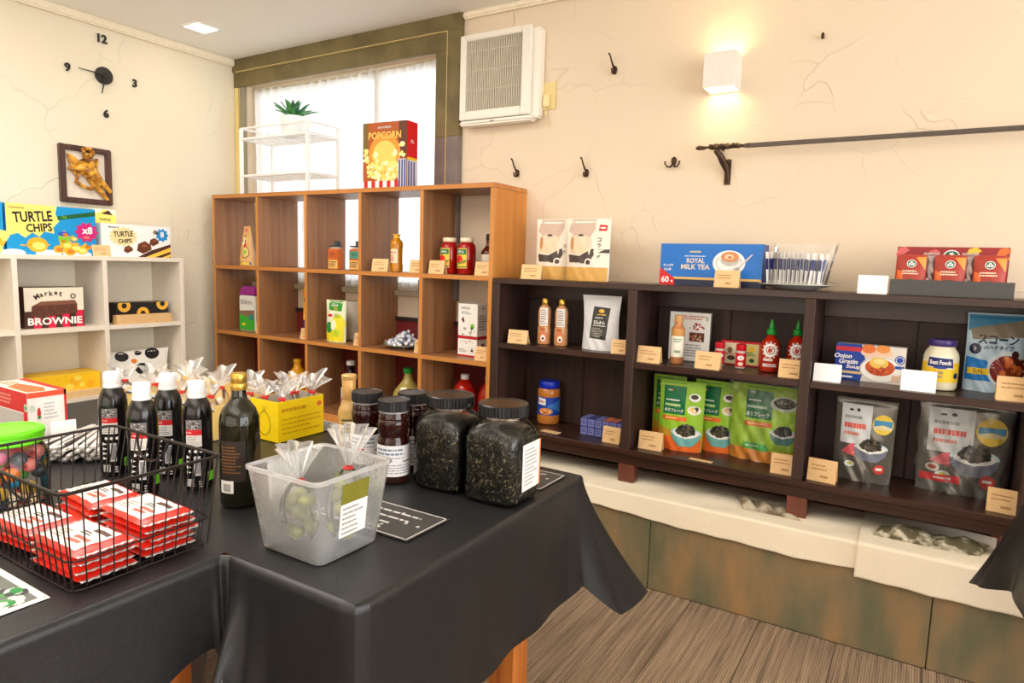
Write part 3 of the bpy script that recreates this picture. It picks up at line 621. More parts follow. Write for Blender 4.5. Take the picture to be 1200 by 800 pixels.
def carton(nm, lab, cat, x, y, z, w_, d, h, base, rz=0, front=None, right=None, group=None, bev=.0012, topf=None):
    t = thing(nm, lab, cat, (x, y, z+.0003), rz, group)
    MB().box(-w_/2, 0, 0, w_/2, d, h, base).build('carton', t, smooth=False, bevel=bev, seg=1)
    if front: p = Print(flat(-.0002)); front(p, w_, h); p.build('printed_front', t)
    if right: p = Print(side(w_/2+.0002)); right(p, d, h); p.build('printed_side', t)
    if topf: p = Print(top(h+.0002)); topf(p, w_, d); p.build('printed_top', t)
    return t
def pouch_fn(w_, h, T, sgn, waist=.06, wr=.0012, sd=0, lean=0):
    def fn(u, v, lift=0):
        q = max(0, min(1, v/h)); s_ = u/(w_/2)
        wa, tp = (waist, 0) if waist < 1 else (0, waist-1)
        hwd = (w_/2)*(1-wa*sin(pi*q)-tp*q+(-.05*(1-q)**6)); s2 = max(-1, min(1, s_))
        tt = T/2*(1-abs(s2)**2.4)**.8*max(0, 1-q**2.2)**.75*(.86+.14*cos(q*3)) if q < .94 else 0
        tt += wr*sin(u*90+q*7+sd)*sin(q*14+s_*3+sd)*(1-q)*2.4*(1-s2*s2)
        return (s_*hwd, lean*q+(-1 if sgn < 0 else 1)*(max(0, tt)+.0004+lift), v)
    return fn
def pouch(nm, lab, cat, x, y, z, w_, h, T, base, rz=0, front=None, group=None, waist=.06, back=None, lean=0, wr=.0012, sd=0):
    t = thing(nm, lab, cat, (x, y, z+.0006), rz, group)
    b = MB(); F = pouch_fn(w_, h, T, -1, waist, wr, sd, lean); B = pouch_fn(w_, h, T, 1, waist, wr, sd+2, lean)
    b.grid(lambda i, j: F((i-.5)*w_, j*h), 36, 44, base); b.grid(lambda i, j: B((i-.5)*w_, j*h), 36, 28, back or base, flip=True)
    nn = 36
    b.add([F((i/nn-.5)*w_, 0) for i in range(nn+1)]+[B((i/nn-.5)*w_, 0) for i in range(nn+1)], [(i, nn+1+i, nn+2+i, i+1) for i in range(nn)], base)
    o = b.build('pouch_body', t, weld=True, ang=70)
    if front: p = Print(lambda u, v, l: F(u, v, l+.0007), 8, .0005, True); front(p, w_, h); p.build('printed_front', t)
    return t
def bottle(nm, lab, x, y, z, prof, m, cap=None, cm=None, label=None, lr=None, group=None, rz=0, cat='bottle', sup=None, n=28, parts=None, liquid=None):
    t = thing(nm, lab, cat, (x, y, z+.0003), rz, group)
    MB().lathe(prof, m, n, sup=sup).build('bottle_body' if cat != 'jar' else 'jar_body', t)
    if liquid: MB().lathe(liquid[0], liquid[1], n, sup=sup).build('contents', t)
    if cap: MB().lathe(cap, cm, n).build('cap' if cat != 'jar' else 'lid', t, ang=50)
    if label:
        p = Print(cyl(lr), 10, .0004); label(p); p.build('label', t)
    return t
def ribcap(r, z0, z1, m, par, n=36, nm='lid', dome=.0):
    vs = []; fs = []; k = n*2
    pr = [(1, z0), (1, z1-.002)]
    for i, (q, z) in enumerate(pr):
        for j in range(k): rr_ = r*(1 if j % 2 else .965); a = 2*pi*j/k; vs.append((rr_*cos(a), rr_*sin(a), z))
    for j in range(k): fs.append((j, (j+1) % k, k+(j+1) % k, k+j))
    for q, z in ((.95, z1), (.86, z1), (.82, z1-.0015+dome)):
        for j in range(k): a = 2*pi*j/k; vs.append((r*q*cos(a), r*q*sin(a), z))
    for i in range(1, 4):
        for j in range(k): fs.append((i*k+j, i*k+(j+1) % k, (i+1)*k+(j+1) % k, (i+1)*k+j))
    fs.append(tuple(range(4*k, 5*k))); fs.append(tuple(range(k-1, -1, -1)))
    return MB().add(vs, fs, m).build(nm, par, ang=30)
def shoulder(r, h, rn, hn, top_, foot=.004):
    """profile of a plain round bottle: body radius r to height h, neck radius rn from hn to top_"""
    return [(r*.55, 0), (r*.93, .001), (r, foot), (r, h)]+[(r+(rn-r)*(.5-.5*cos(pi*q/6)), h+(hn-h)*q/6) for q in range(1, 7)]+[(rn, top_)]

# ------------------------------------------------------------------ white shelf goods (face +X)
RZL = R(90); XF = XL+.004
CY = mat((0, 150, 214), .4); TY = mat((255, 232, 120), .4); OR = mat((236, 120, 30), .4); DKB = mat((20, 30, 60), .4); MG = mat((206, 28, 120), .4)
CHIP = mat((240, 176, 30), .5); CHIPD = mat((206, 120, 20), .5); LIME = mat((130, 196, 40), .4); DG = mat((16, 92, 44), .4); CHOC = mat((104, 52, 24), .45); CHOD = mat((70, 32, 18), .45)
def f_turtle(p, w_, h):
    p.r(-w_/2, 0, w_/2, h, CY, 1)
    p.poly([(-w_/2, h), (-.02+.04, h), (.012, h*.84), (.028, h*.70), (.0, h*.56), (.004, h*.44), (-.04, h*.47), (-.06, h*.36), (-.09, h*.44), (-.12, h*.33), (-.15, h*.42), (-w_/2, h*.35)], TY, 2)
    p.r(-w_/2+.012, h*.90, -w_/2+.075, h*.935, mat((190, 160, 80)), 3)
    p.t('TURTLE', -.085, h*.76, .050, BK, 3, w=.165, rot=.10); p.t('CHIPS', -.060, h*.545, .040, BK, 3, w=.110, rot=.10)
    p.poly([(.02, h*.72), (w_/2, h*.86), (w_/2, h*.95), (.02, h*.80)], DG, 3); p.s('NEW', .05, h*.79, .012, LIME, 4, rot=.3)
    for i, (a, b_, q) in enumerate(((-.07, .20, .045), (.04, .30, .018), (.055, .22, .03), (.02, .12, .024), (.095, .17, .03), (.07, .09, .028), (.125, .12, .028), (.05, .44, .02), (.09, .36, .018), (.15, .2, .022))):
        p.e(a, b_*h, q, q*.78, CHIP, 4+i*.1, n=16, a0=.2*i); p.e(a+q*.1, b_*h-q*.12, q*.62, q*.4, CHIPD if i % 2 else TY, 5+i*.1, n=12)
    for k in range(6): p.e(-.14+.02*k+.01, h*(.18+.005*k), .014, .004, CHIP, 4.2, n=8)
    p.e(.045, h*.36, .026, .028, LIME, 4.5); p.e(.045, h*.44, .026, .012, mat((40, 90, 190)), 5.4)
    p.star(w_/2-.045, h*.50, .058, .043, 10, MG, 6, .9); p.t('x8', w_/2-.042, h*.54, .036, WH, 7); p.s('PACK', w_/2-.045, h*.39, .012, YEL, 7)
    for a, rx in ((-.17, .05), (-.02, .06), (.1, .07)): p.e(a, .006, rx, .018, WH, 3.2, n=14)
carton('snack_box', 'large blue and yellow TURTLE CHIPS snack box on the white shelf', 'box', -3.585, 1.600, 1.228, .388, .10, .232, mat((30, 150, 210), .4), RZL, f_turtle)
carton('snack_box', 'blue and yellow snack box cut off by the left photo edge, on the white shelf', 'box', -3.585, 1.26, 1.228, .27, .10, .232, mat((20, 130, 200), .4), RZL,
       lambda p, w_, h: (p.r(-w_/2, 0, w_/2, h, CY, 1), p.poly([(-w_/2, h), (.09, h), (.10, h*.7), (.085, h*.4), (-w_/2, h*.4)], TY, 2), p.blobs(.08, h*.3, .05, .06, 12, [CHIP, CHIPD, TY], 3, 2, .5)))
def f_turtle2(p, w_, h):
    p.r(-w_/2, 0, w_/2, h, WH, 1); p.t('Market O', -w_*.33, h*.90, .010, INK, 2)
    p.star(-w_*.20, h*.62, .078, .062, 16, mat((244, 222, 160)), 2, .68); p.t('TURTLE', -w_*.20, h*.70, .028, BK, 3, w=.10, rot=.08); p.t('CHIPS', -w_*.18, h*.49, .022, BK, 3, w=.07, rot=.08)
    p.poly([(.0, 0), (w_/2, 0), (w_/2, h*.44), (w_*.2, h*.22)], CHOD, 2); p.poly([(.04, 0), (.09, 0), (w_/2, h*.2), (w_/2, h*.34)], mat((240, 196, 70)), 3); p.poly([(w_*.36, 0), (w_*.47, 0), (w_/2, h*.05), (w_/2, h*.12)], mat((240, 196, 70)), 3)
    for a, b_, q in ((-.05, .24, .024), (.035, .32, .040), (.09, .50, .026)):
        p.poly([(a-q, h*b_-q*.5), (a-q*.2, h*b_-q*.9), (a+q, h*b_-q*.3), (a+q*.9, h*b_+q*.3), (a+q*.1, h*b_+q*.8), (a-q*.8, h*b_+q*.4)], CHOC, 4); p.poly([(a-q*.5, h*b_), (a+q*.5, h*b_+q*.05), (a, h*b_+q*.5)], mat((150, 84, 40)), 5)
    p.star(w_*.37, h*.72, .038, .028, 9, mat((20, 140, 210)), 5, 1); p.t('8', w_*.37, h*.74, .032, WH, 6); p.e(w_*.27, h*.8, .014, .012, mat((150, 130, 110)), 5)
carton('snack_box', 'white TURTLE CHIPS chocolate snack box at the right end of the white shelf top', 'box', -3.585, 2.003, 1.228, .365, .09, .168, WH, RZL, f_turtle2)
carton('small_box', 'small yellow and white box standing behind the white TURTLE CHIPS box', 'box', -3.700, 1.90, 1.228, .115, .07, .245, mat((246, 240, 224), .5), RZL,
       lambda p, w_, h: (p.poly([(-w_/2, h*.7), (w_/2, h*.7), (w_/2, h*.86), (0, h), (-w_/2, h*.86)], TY, 1), p.poly([(-.02, h*.9), (.02, h*.98), (.04, h*.88)], CHOD, 2), p.t('TURTLE', 0, h*.78, .012, BK, 3)))
price_card(-3.572, 1.815, 1.228, 'kraft price card between the two TURTLE CHIPS boxes', .088, .056, rz=RZL, seed=1)
PK = mat((222, 24, 70), .4)
def f_brownie(p, w_, h):
    p.r(-w_/2, 0, w_/2, h, mat((236, 226, 204), .5), 1); p.r(-w_/2, 0, w_/2, h*.42, CHOD, 2)
    for k in range(4): p.r(-w_/2+w_*(.14+.24*k), 0, -w_/2+w_*(.26+.24*k), h*.42, PK, 3)
    for k, s_ in enumerate('Market'): p.t(s_, -.078+.021*k, h*(.76+.10*sin(pi*(k+.5)/8)), .024 if s_ in 'Mkt' else .017, CHOD, 3, rot=.55-.16*k)
    p.t('O', .083, h*.78, .026, CHOD, 3, rot=-.35)
    p.poly([(-.105, h*.32), (-.10, h*.55), (.07, h*.64), (.10, h*.58), (.10, h*.36), (-.08, h*.26)], mat((92, 50, 34)), 4); p.poly([(-.10, h*.55), (-.06, h*.66), (.09, h*.68), (.10, h*.58)], mat((126, 76, 54)), 5)
    p.blobs(0, h*.43, .09, .022, 40, [CHOD, mat((120, 70, 48))], 6, 4, .16)
    p.t('BROWNIE', 0, h*.17, .036, WH, 7, w=w_*.92)
carton('brownie_box', 'cream and brown Market O BROWNIE box in the white shelf', 'box', -3.705+.10, 1.60, .875, .262, .13, .195, CHOD, RZL, f_brownie)
def f_donut(p, w_, h):
    p.r(-w_/2, 0, w_/2, h, BK, 1)
    for a, b_ in ((-.10, .85), (0, .45), (.11, .9), (.09, .05), (-.13, .1), (.05, 1.3), (-.04, -.3)):
        n = 22; cy_ = b_*h; pts = [(a+q*cos(2*pi*k/n), min(h, max(0, cy_+q*sin(2*pi*k/n)))) for q in (.014, .034) for k in range(n)]
        p.b.add([p.fn(x, y, .001) for x, y in pts], [(k, n+k, n+(k+1) % n, (k+1) % n) for k in range(n)], mat((236, 180, 60)))
carton('donut_box', 'black box with yellow ring pattern in the right cell of the white shelf', 'box', -3.62, 2.040, .875, .285, .09, .108, BK, RZL, f_donut)
carton('display_tray', 'shallow tan cardboard tray before the black ring-pattern box', 'tray', -3.553, 2.015, .875, .30, .04, .048, mat((226, 184, 128), .7), RZL)
price_card(-3.548+.0, 1.90, .875, 'kraft price card leaning at the black ring-pattern box', .08, .06, rz=RZL, seed=3, lean=.001) if 0 else None
YB = mat((250, 200, 24), .45)
carton('yellow_box', 'flat bright yellow box on the lowest visible tier of the white shelf', 'box', -3.60, 1.612, .521, .365, .16, .115, YB, RZL, lambda p, w_, h: (p.blobs(.05, h*.5, .12, .035, 9, [mat((244, 180, 20)), mat((252, 222, 90))], 1, 3, .5), p.lines(-.18, h*.3, -.06, h*.7, 3, mat((214, 150, 10)), 1, 2)))
carton('cardboard_tray', 'tan cardboard strip tray in front of the flat yellow box', 'tray', -3.556, 1.612, .521, .34, .035, .034, mat((232, 196, 140), .7), RZL)
pouch('cow_print_bag', 'white snack bag with black cow patches in the white shelf, behind the tied bags', 'bag', -3.64, 2.02, .521, .34, .20, .08, mat((246, 242, 234), .35, bump=.3), RZL,
      lambda p, w_, h: (p.e(-.10, h*.86, .036, .026, BK, 1), p.e(.07, h*.88, .042, .03, BK, 1), p.e(-.01, h*.92, .02, .012, BK, 1), p.e(.0, h*.5, .04, .03, BK, 1), p.e(-.04, h*.72, .016, .012, OR, 2)))
# ------------------------------------------------------------------ cube shelf goods
z1, z2, z3 = OZ
# popcorn box
DR2 = mat((150, 64, 20), .4); PN = mat((250, 226, 130), .6); PN2 = mat((255, 244, 190), .6); RS = mat((200, 26, 20), .4); NV = mat((40, 60, 140), .4)
def f_pop(p, w_, h):
    p.r(-w_/2, 0, w_/2, h, mat((176, 84, 26), .4), 1); p.r(-w_/2+.0, h*.45, -w_/2+.035, h, mat((120, 96, 40)), 2); p.r(w_/2-.05, h*.45, w_/2, h, mat((96, 44, 18)), 2)
    p.e(0, h*.52, w_*.36, h*.30, mat((226, 150, 50)), 2.5, n=26); p.e(0, h*.50, w_*.27, h*.22, mat((248, 206, 100)), 3, n=26)
    p.t('POPCORN', 0, h*.80, .036, mat((240, 196, 96)), 4, w=w_*.74); p.s('MOVIE THEATER', 0, h*.92, .011, WH, 4)
    p.blobs(-.005, h*.26, w_*.40, h*.17, 170, [PN, PN2, mat((240, 206, 96))], 4.2, 6, .17)
    for a, b_ in ((-.115, .44), (-.12, .55), (.105, .66), (.11, .5), (-.06, .5), (.06, .52)): p.blobs(a, h*b_, .014, .014, 5, [PN2, PN], 5, int(a*999), .7)
    p.r(-w_/2, 0, w_/2-.05, h*.11, WH, 11)
    for k in range(5): p.r(-w_/2+.012+.048*k, 0, -w_/2+.036+.048*k, h*.11, RS, 12)
    p.r(w_/2-.05, 0, w_/2, h*.43, mat((206, 208, 222)), 11);
    for k in range(3): p.r(w_/2-.045+.016*k, 0, w_/2-.036+.016*k, h*.42, NV, 12)
def s_pop(p, d, h):
    p.r(0, 0, d, h, mat((216, 20, 30), .4), 1); p.r(0, 0, d, h*.42, mat((214, 214, 226)), 2); p.r(0, h*.42, d, h*.46, YEL, 3)
    for k in range(3): p.r(.008+.022*k, 0, .018+.022*k, h*.40, NV, 3)
    p.s('POP', d/2, h*.7, .016, WH, 3)
carton('popcorn_box', 'red and gold POPCORN box standing on top of the cube shelf', 'box', -2.345, 2.56, ZT, .275, .085, .322, mat((214, 20, 30), .4), R(4), f_pop, s_pop)
pouch('snack_bag', 'small gold and tan gift bag in the top left cell of the cube shelf', 'bag', -3.472, 2.60, z1, .145, .235, .07, mat((226, 178, 112), .35, bump=.3), 0, waist=1.62, front=
      lambda p, w_, h: (p.e(.02, h*.34, .036, .036, mat((236, 208, 130)), 1), p.ring(.02, h*.34, .030, .036, mat((150, 90, 40)), 2), p.e(.02, h*.34, .014, .014, LIME, 2), p.blobs(0, h*.62, .05, .03, 16, [mat((120, 84, 30)), YEL, RD, mat((250, 236, 200))], 1, 8, .4),
                        p.r(-.06, .006, .06, .022, mat((90, 100, 150)), 1), p.r(-.02, .006, .05, .02, YEL, 2), p.e(.01, h*.9, .03, .014, mat((226, 110, 100)), 1)))
# two amber boxed bottles
def amber(x, lab, tint, wd=.085):
    t = thing('syrup_bottle', lab, 'bottle', (x, 2.60, z1+.0003), 0)
    MB().box(-wd/2, 0, 0, wd/2, .045, .112, mat((206, 110, 40), .3)).build('bottle_body', t, bevel=.006)
    MB().box(-wd/2+.01, .008, .112, wd/2-.01, .036, .120, mat((226, 206, 190), .3)).build('shoulder', t, bevel=.003)
    MB().box(-wd/2+.004, .004, .122, wd/2-.006, .040, .130, mat((60, 66, 74), .4)).cbox(.012, .022, .142, .028, .026, .024, mat((70, 78, 86), .4)).cbox(0, .022, .121, .02, .02, .006, WH).build('pump_cap', t, bevel=.002)
    p = Print(flat(-.0003)); p.r(-wd/2+.008, .004, wd/2-.006, .050, mat((244, 192, 110)), 1); p.r(-wd/2+.01, .06, wd/2-.008, .100, tint, 1); p.s('Amber', 0, .082, .012, INK, 2); p.lines(-.03, .012, .03, .045, 3, INK, 2, 2); p.build('label', t)
amber(-2.752, 'amber syrup bottle with black cap, left of the two in the cube shelf', mat((200, 96, 40)))
amber(-2.592, 'amber syrup bottle with a green label patch, right of the two in the cube shelf', mat((70, 150, 130)))
HN = mat((226, 146, 20), .15, tr=.3)
def l_honey(p): p.r(-.026, .045, .026, .115, mat((244, 226, 190)), 1); p.s('HONEY', 0, .098, .012, RD, 2, w=.04); p.lines(-.02, .055, .02, .085, 4, RD, 2, 3); p.e(0, .13, .018, .014, YEL, 1)
bottle('honey_bottle', 'golden honey bottle in the top row of the cube shelf', -2.308, 2.615, z1, [(.02, 0), (.031, .002), (.033, .03), (.030, .045), (.030, .11), (.033, .135), (.030, .155), (.016, .168), (.013, .172)], HN,
       [(.015, .170), (.016, .185), (.022, .187), (.022, .190), (.010, .192)], mat((244, 190, 40), .3), l_honey, .0305, n=20)
REDS = mat((156, 16, 12), .12, n=.1)
def l_sauce(p):
    p.r(-.038, .03, .038, .125, mat((214, 178, 84)), 1); p.r(-.034, .035, .034, .12, mat((46, 110, 44)), 2); p.r(-.034, .04, .034, .095, mat((238, 200, 60)), 3)
    p.e(-.004, .072, .022, .02, RD, 4); p.e(.016, .06, .014, .01, mat((230, 120, 20)), 5); p.s('SAUCE', 0, .108, .013, WH, 4, w=.05); p.poly([(-.034, .04), (.034, .062), (.034, .07), (-.034, .046)], GRN, 6)
sp_ = [(.025, 0), (.040, .002), (.044, .008), (.044, .125), (.040, .142), (.030, .152), (.029, .156)]
for x, lab in ((-1.975, 'red sauce jar, left of the pair in the top row of the cube shelf'), (-1.872, 'red sauce jar, right of the pair in the top row of the cube shelf')):
    bottle('sauce_jar', lab, x, 2.62, z1, sp_, REDS, [(.031, .154), (.033, .156), (.033, .172), (.030, .175)], mat((236, 222, 190), .4), l_sauce, .0442, 'red sauce jars in the cube shelf', cat='jar', rz=R(-12))
bottle('sauce_bottle', 'dark sauce bottle with a cream label beside the pair of red sauce jars', -1.79, 2.69, z1, shoulder(.040, .105, .015, .150, .168), mat((86, 30, 18), .15), [(.016, .166), (.017, .168), (.016, .196), (.012, .198)], BK,
       lambda p: (p.r(-.03, .02, .03, .10, mat((228, 220, 200)), 1), p.s('BBQ', 0, .06, .02, BK, 2), p.lines(-.025, .03, .025, .048, 2, INK, 2)), .0403)
price_card(-2.362, 2.545, z1, 'kraft price card left of the honey bottle', rz=R(8), seed=11)
price_card(-2.122, 2.545, z1, 'kraft price card right of the honey bottle', .092, seed=12)
price_card(-2.000, 2.545, z1, 'kraft price card below the left red sauce jar', .092, seed=13)
price_card(-1.730, 2.545, z1, 'kraft price card by the right edge of the cube shelf, top row', .088, seed=14)
# row 2
PU = mat((150, 30, 130), .35)
t = thing('powder_carton', 'white and green carton bottle with a purple cap in the cube shelf', 'carton', (-3.487, 2.60, z2+.0003))
MB().box(-.075, 0, 0, .075, .07, .215, mat((236, 234, 226), .4)).build('carton_body', t, bevel=.006)
MB().add([(-.078, -.002, .216), (.078, -.002, .216), (.078, .072, .216), (-.078, .072, .216), (-.06, .01, .272), (.078, .01, .272), (.078, .06, .272), (-.06, .06, .272)], [(3,2,1,0),(0,1,5,4),(1,2,6,5),(2,3,7,6),(3,0,4,7),(4,5,6,7)], PU).build('cap', t, bevel=.006)
p = Print(flat(-.0003)); p.r(-.07, .006, .07, .11, mat((60, 176, 50)), 1); p.poly([(-.07, .10), (.07, .075), (.07, .13), (-.07, .12)], mat((140, 108, 84)), 2); p.s('Crunch', .0, .175, .026, mat((120, 116, 110)), 2, w=.11); p.e(.04, .085, .02, .02, mat((30, 140, 130)), 3); p.e(-.03, .04, .018, .008, YEL, 3); p.build('printed_front', t)
price_card(-3.322, 2.56, z2, 'kraft price card beside the purple-capped carton', .05, .062, seed=15, rz=R(20))
pouch('snack_pouch', 'yellow and orange pouch in the second column of the cube shelf', 'pouch', -3.000, 2.66, z2, .115, .27, .06, mat((250, 190, 30), .3, bump=.3), 0,
      lambda p, w_, h: (p.r(-w_/2+.003, h*.86, w_/2-.003, h*.96, OR, 1), p.r(-.045, h*.74, .04, h*.84, mat((70, 30, 60)), 1), p.s('CHIPS', 0, h*.79, .016, YEL, 2), p.r(-.04, h*.16, .045, h*.36, mat((40, 40, 110)), 1), p.blobs(0, h*.5, .03, .03, 9, [mat((250, 226, 150)), OR], 1, 3, .5)))
price_card(-2.937, 2.55, z2, 'kraft price card before the yellow and orange pouch', .05, .060, seed=16)
def f_green(p, w_, h):
    p.r(-w_/2+.004, h*.0, w_/2-.004, h*.99, mat((236, 240, 210)), 1); p.poly([(-.045, h*.76), (.05, h*.74), (.055, h*.98), (-.05, h*.98)], mat((40, 150, 50)), 2)
    p.r(-w_/2+.006, .004, w_/2-.006, h*.42, mat((240, 222, 40)), 2); p.e(.03, h*.45, .045, .05, mat((236, 228, 50)), 2.2); p.e(-.035, h*.34, .03, .03, GRN, 3); p.e(.0, h*.4, .02, .028, mat((250, 250, 214)), 4); p.e(.02, h*.22, .03, .022, mat((200, 214, 40)), 3.5)
    p.s('Lemon', 0, h*.88, .018, WH, 4); p.s('Tea', .01, h*.80, .016, YEL, 4); p.r(-.05, h*.60, -.015, h*.66, RD, 3); p.lines(.0, h*.58, .05, h*.68, 3, GRN, 3)
pouch('drink_pouch', 'green and lemon yellow drink pouch in the middle column of the cube shelf', 'pouch', -2.725, 2.60, z2, .152, .228, .05, mat((232, 236, 200), .3, bump=.3), 0, f_green, waist=.03)
pouch('snack_pouch', 'yellow snack pouch half hidden by the cube shelf divider, right of the lemon pouch', 'pouch', -2.588, 2.68, z2, .115, .24, .05, mat((250, 206, 40), .3, bump=.3), 0,
      lambda p, w_, h: (p.r(-w_/2+.004, h*.24, w_/2-.004, h*.42, mat((40, 80, 150)), 1), p.s('YUM', 0, h*.7, .026, RD, 2), p.e(-.02, h*.5, .02, .014, OR, 1)))
price_card(-2.523, 2.55, z2, 'kraft price card before the half hidden yellow snack pouch', .05, .066, seed=17)
MB_ = MB(); MB_.lathe([(.035, 0), (.05, .003), (.05, .21), (.045, .216)], mat((214, 206, 196), .8), 24).lathe([(.018, .216), (.018, .2165)], mat((150, 130, 110)), 16)
tag(MB_.build('paper_roll', loc=(-2.735, 2.745, z2+.0003)), 'pale paper roll standing behind the lemon yellow drink pouch', 'roll')
# plate of wrapped sweets
def plate(x, y, z, r, lab, m=None):
    m = m or mat((206, 206, 200), .25); pr = [(r*.5, 0), (r*.55, .001), (r*.62, .006), (r, .020), (r, .0225), (r*.62, .009), (.001, .006)]
    return tag(MB().lathe(pr, m, 40).build('plate', loc=(x, y, z+.0004)), lab, 'plate')
plate(-2.285, 2.655, z2, .108, 'round grey plate holding wrapped sweets in the cube shelf', mat((150, 146, 134), .3))
CWp = mat((240, 240, 244), .25, n=.05, bump=.4, sc=60); CBl = mat((90, 140, 214), .3)
def sweet():
    t = thing('wrapped_sweet', 'white and blue twist-wrapped sweet in the heap on the grey plate', 'sweet', (0, 0, -5), 0, 'wrapped sweets heaped on the grey plate')
    MB().ball((0, 0, 0), .013, CWp, 10, 7, (1.25, .85, .8)).build('wrapped_body', t)
    for s_ in (-1, 1):
        b = MB(); n = 9
        b.add([(s_*.015, 0, 0)]+[(s_*.030, .011*cos(2*pi*k/n)*(1.2 if k % 2 else .8), .010*sin(2*pi*k/n)) for k in range(n)], [(0, 1+k, 1+(k+1) % n) for k in range(n)], FILM2 if s_ > 0 else CWp); b.build('twist_end', t)
    MB().ball((.002, 0, .0015), .0128, CBl, 8, 6, (.6, .88, .82)).build('print', t)
    return t
s0 = sweet(); rr = random.Random(5); first = True; lay = [(14, .074, .026), (10, .05, .044), (5, .026, .062), (1, .0, .078)]
for n_, rad, zz in lay:
    for k in range(n_):
        a = 2*pi*k/n_+rr.random()*.3; q = rad*(1 if k % 2 else .72) if n_ > 5 else rad; l_ = (-2.285+q*cos(a), 2.655+q*sin(a), z2+zz+rr.uniform(-.002, .002))
        c_ = s0 if first else copy_thing(s0, l_); c_.location = l_; c_.rotation_euler = (rr.uniform(-.4, .4), rr.uniform(-.5, .5), rr.uniform(0, 6)); first = False
pouch('blue_bag', 'tall light blue bag behind the plate of wrapped sweets', 'bag', -2.225, 2.765, z2, .13, .355, .03, mat((80, 150, 214), .3, bump=.3), 0,
      lambda p, w_, h: (p.e(-.02, h*.42, .018, .024, mat((20, 24, 50)), 1), p.r(-.05, h*.55, .05, h*.75, mat((190, 220, 240)), 1), p.blobs(0, h*.2, .04, .05, 8, [mat((160, 120, 160)), WH], 1, 2, .4)))
price_card(-2.104, 2.55, z2, 'kraft price card beside the plate of wrapped sweets', .058, .066, seed=18)
def f_tea(p, w_, h):
    p.r(-w_/2, 0, w_/2, h, mat((246, 244, 238)), 1); p.r(-w_/2, h*.335, w_/2, h*.395, mat((190, 24, 30)), 2); p.r(-w_/2, 0, w_/2, h*.03, mat((190, 24, 30)), 2)
    p.s('HERBAL', -.012, h*.92, .012, INK, 2, w=.06); p.lines(-.04, h*.80, .03, h*.86, 2, INKG, 2, 4); p.poly([(-.04, h*.70), (-.025, h*.76), (-.02, h*.66), (-.028, h*.64)], mat((120, 30, 36)), 2); p.e(.03, h*.58, .012, .013, LIME, 2); p.e(.028, h*.545, .006, .008, DG, 3)
    p.blobs(0, h*.47, .045, .022, 22, [BK, INK], 2, 5, .13); p.blobs(0, h*.28, .045, .012, 12, [BK, RD], 3, 7, .2); p.poly([(.02, h*.10), (.03, h*.17), (.04, h*.10)], mat((90, 40, 40)), 2); p.lines(-.05, h*.08, .0, h*.15, 3, INKG, 2)
carton('tea_box', 'white tea box with a red band in the right column of the cube shelf', 'box', -1.857, 2.62, z2, .118, .085, .256, WH, R(-4), f_tea, lambda p, d, h: (p.r(0, h*.335, d, h*.395, mat((190, 24, 30)), 2), p.s('HERB', d/2, h*.92, .010, INK, 2), p.e(d*.5, h*.18, .014, .02, mat((120, 60, 56)), 2), p.lines(.01, h*.5, d-.01, h*.8, 6, INKG, 2)))
price_card(-1.727, 2.545, z2, 'kraft price card beside the white tea box with the red band', .072, .066, seed=19)
# row 3 bottles
bottle('mustard_bottle', 'big yellow mustard bottle in the bottom row of the cube shelf', -3.085, 2.64, z3, shoulder(.060, .15, .022, .215, .235), mat((226, 158, 20), .25), [(.023, .232), (.025, .234), (.025, .250), (.02, .252)], mat((230, 170, 40), .3),
       lambda p: (p.r(-.035, .05, .035, .13, mat((236, 190, 60)), 1), p.e(0, .11, .026, .018, RD, 2), p.e(.01, .085, .02, .014, OR, 2)), .0605, rz=R(20))
bottle('soy_sauce_bottle', 'dark bottle with a white cap and label, bottom row of the cube shelf', -2.665, 2.65, z3, shoulder(.055, .15, .020, .235, .262), mat((28, 16, 16), .1), [(.022, .258), (.024, .26), (.024, .280), (.02, .282)], WH,
       lambda p: (p.r(-.045, .04, .045, .14, mat((226, 222, 214)), 1), p.s('SYRUP', 0, .115, .016, BK, 2), p.r(-.04, .06, .04, .08, mat((200, 80, 60)), 2)), .0555, rz=R(20))
bottle('juice_jug', 'pale yellow-green juice jug with a green cap, bottom row of the cube shelf', -2.255, 2.655, z3, shoulder(.080, .14, .022, .245, .262), mat((196, 178, 96), .12, tr=.25), [(.024, .258), (.026, .26), (.026, .284), (.02, .286)], mat((30, 150, 60), .35), rz=0)
for x, y, s_, lab in ((-1.912, 2.685, 1, 'round red drink bottle with a white cap, left of two in the bottom row'), (-1.79, 2.725, .95, 'red drink bottle with a white cap at the right end of the bottom row')):
    bottle('red_drink_bottle', lab, x, y, z3, [(a*.062*s_, b_) for a, b_ in ((.6, 0), (.95, .003), (1, .01), (1, .15), (.98, .19), (.80, .225), (.5, .25), (.32, .262), (.3, .268))], mat((196, 34, 20), .12, tr=.2), [(.02, .262), (.022, .264), (.022, .286), (.018, .288)], WH,
           lambda p: (p.r(-.04, .05, .04, .13, mat((206, 40, 34)), 1), p.poly([(-.03, .10), (.03, .12), (.03, .125), (-.03, .108)], YEL, 2), p.e(.0, .075, .02, .014, GRN, 2)), .062*s_+.0005, rz=R(25))
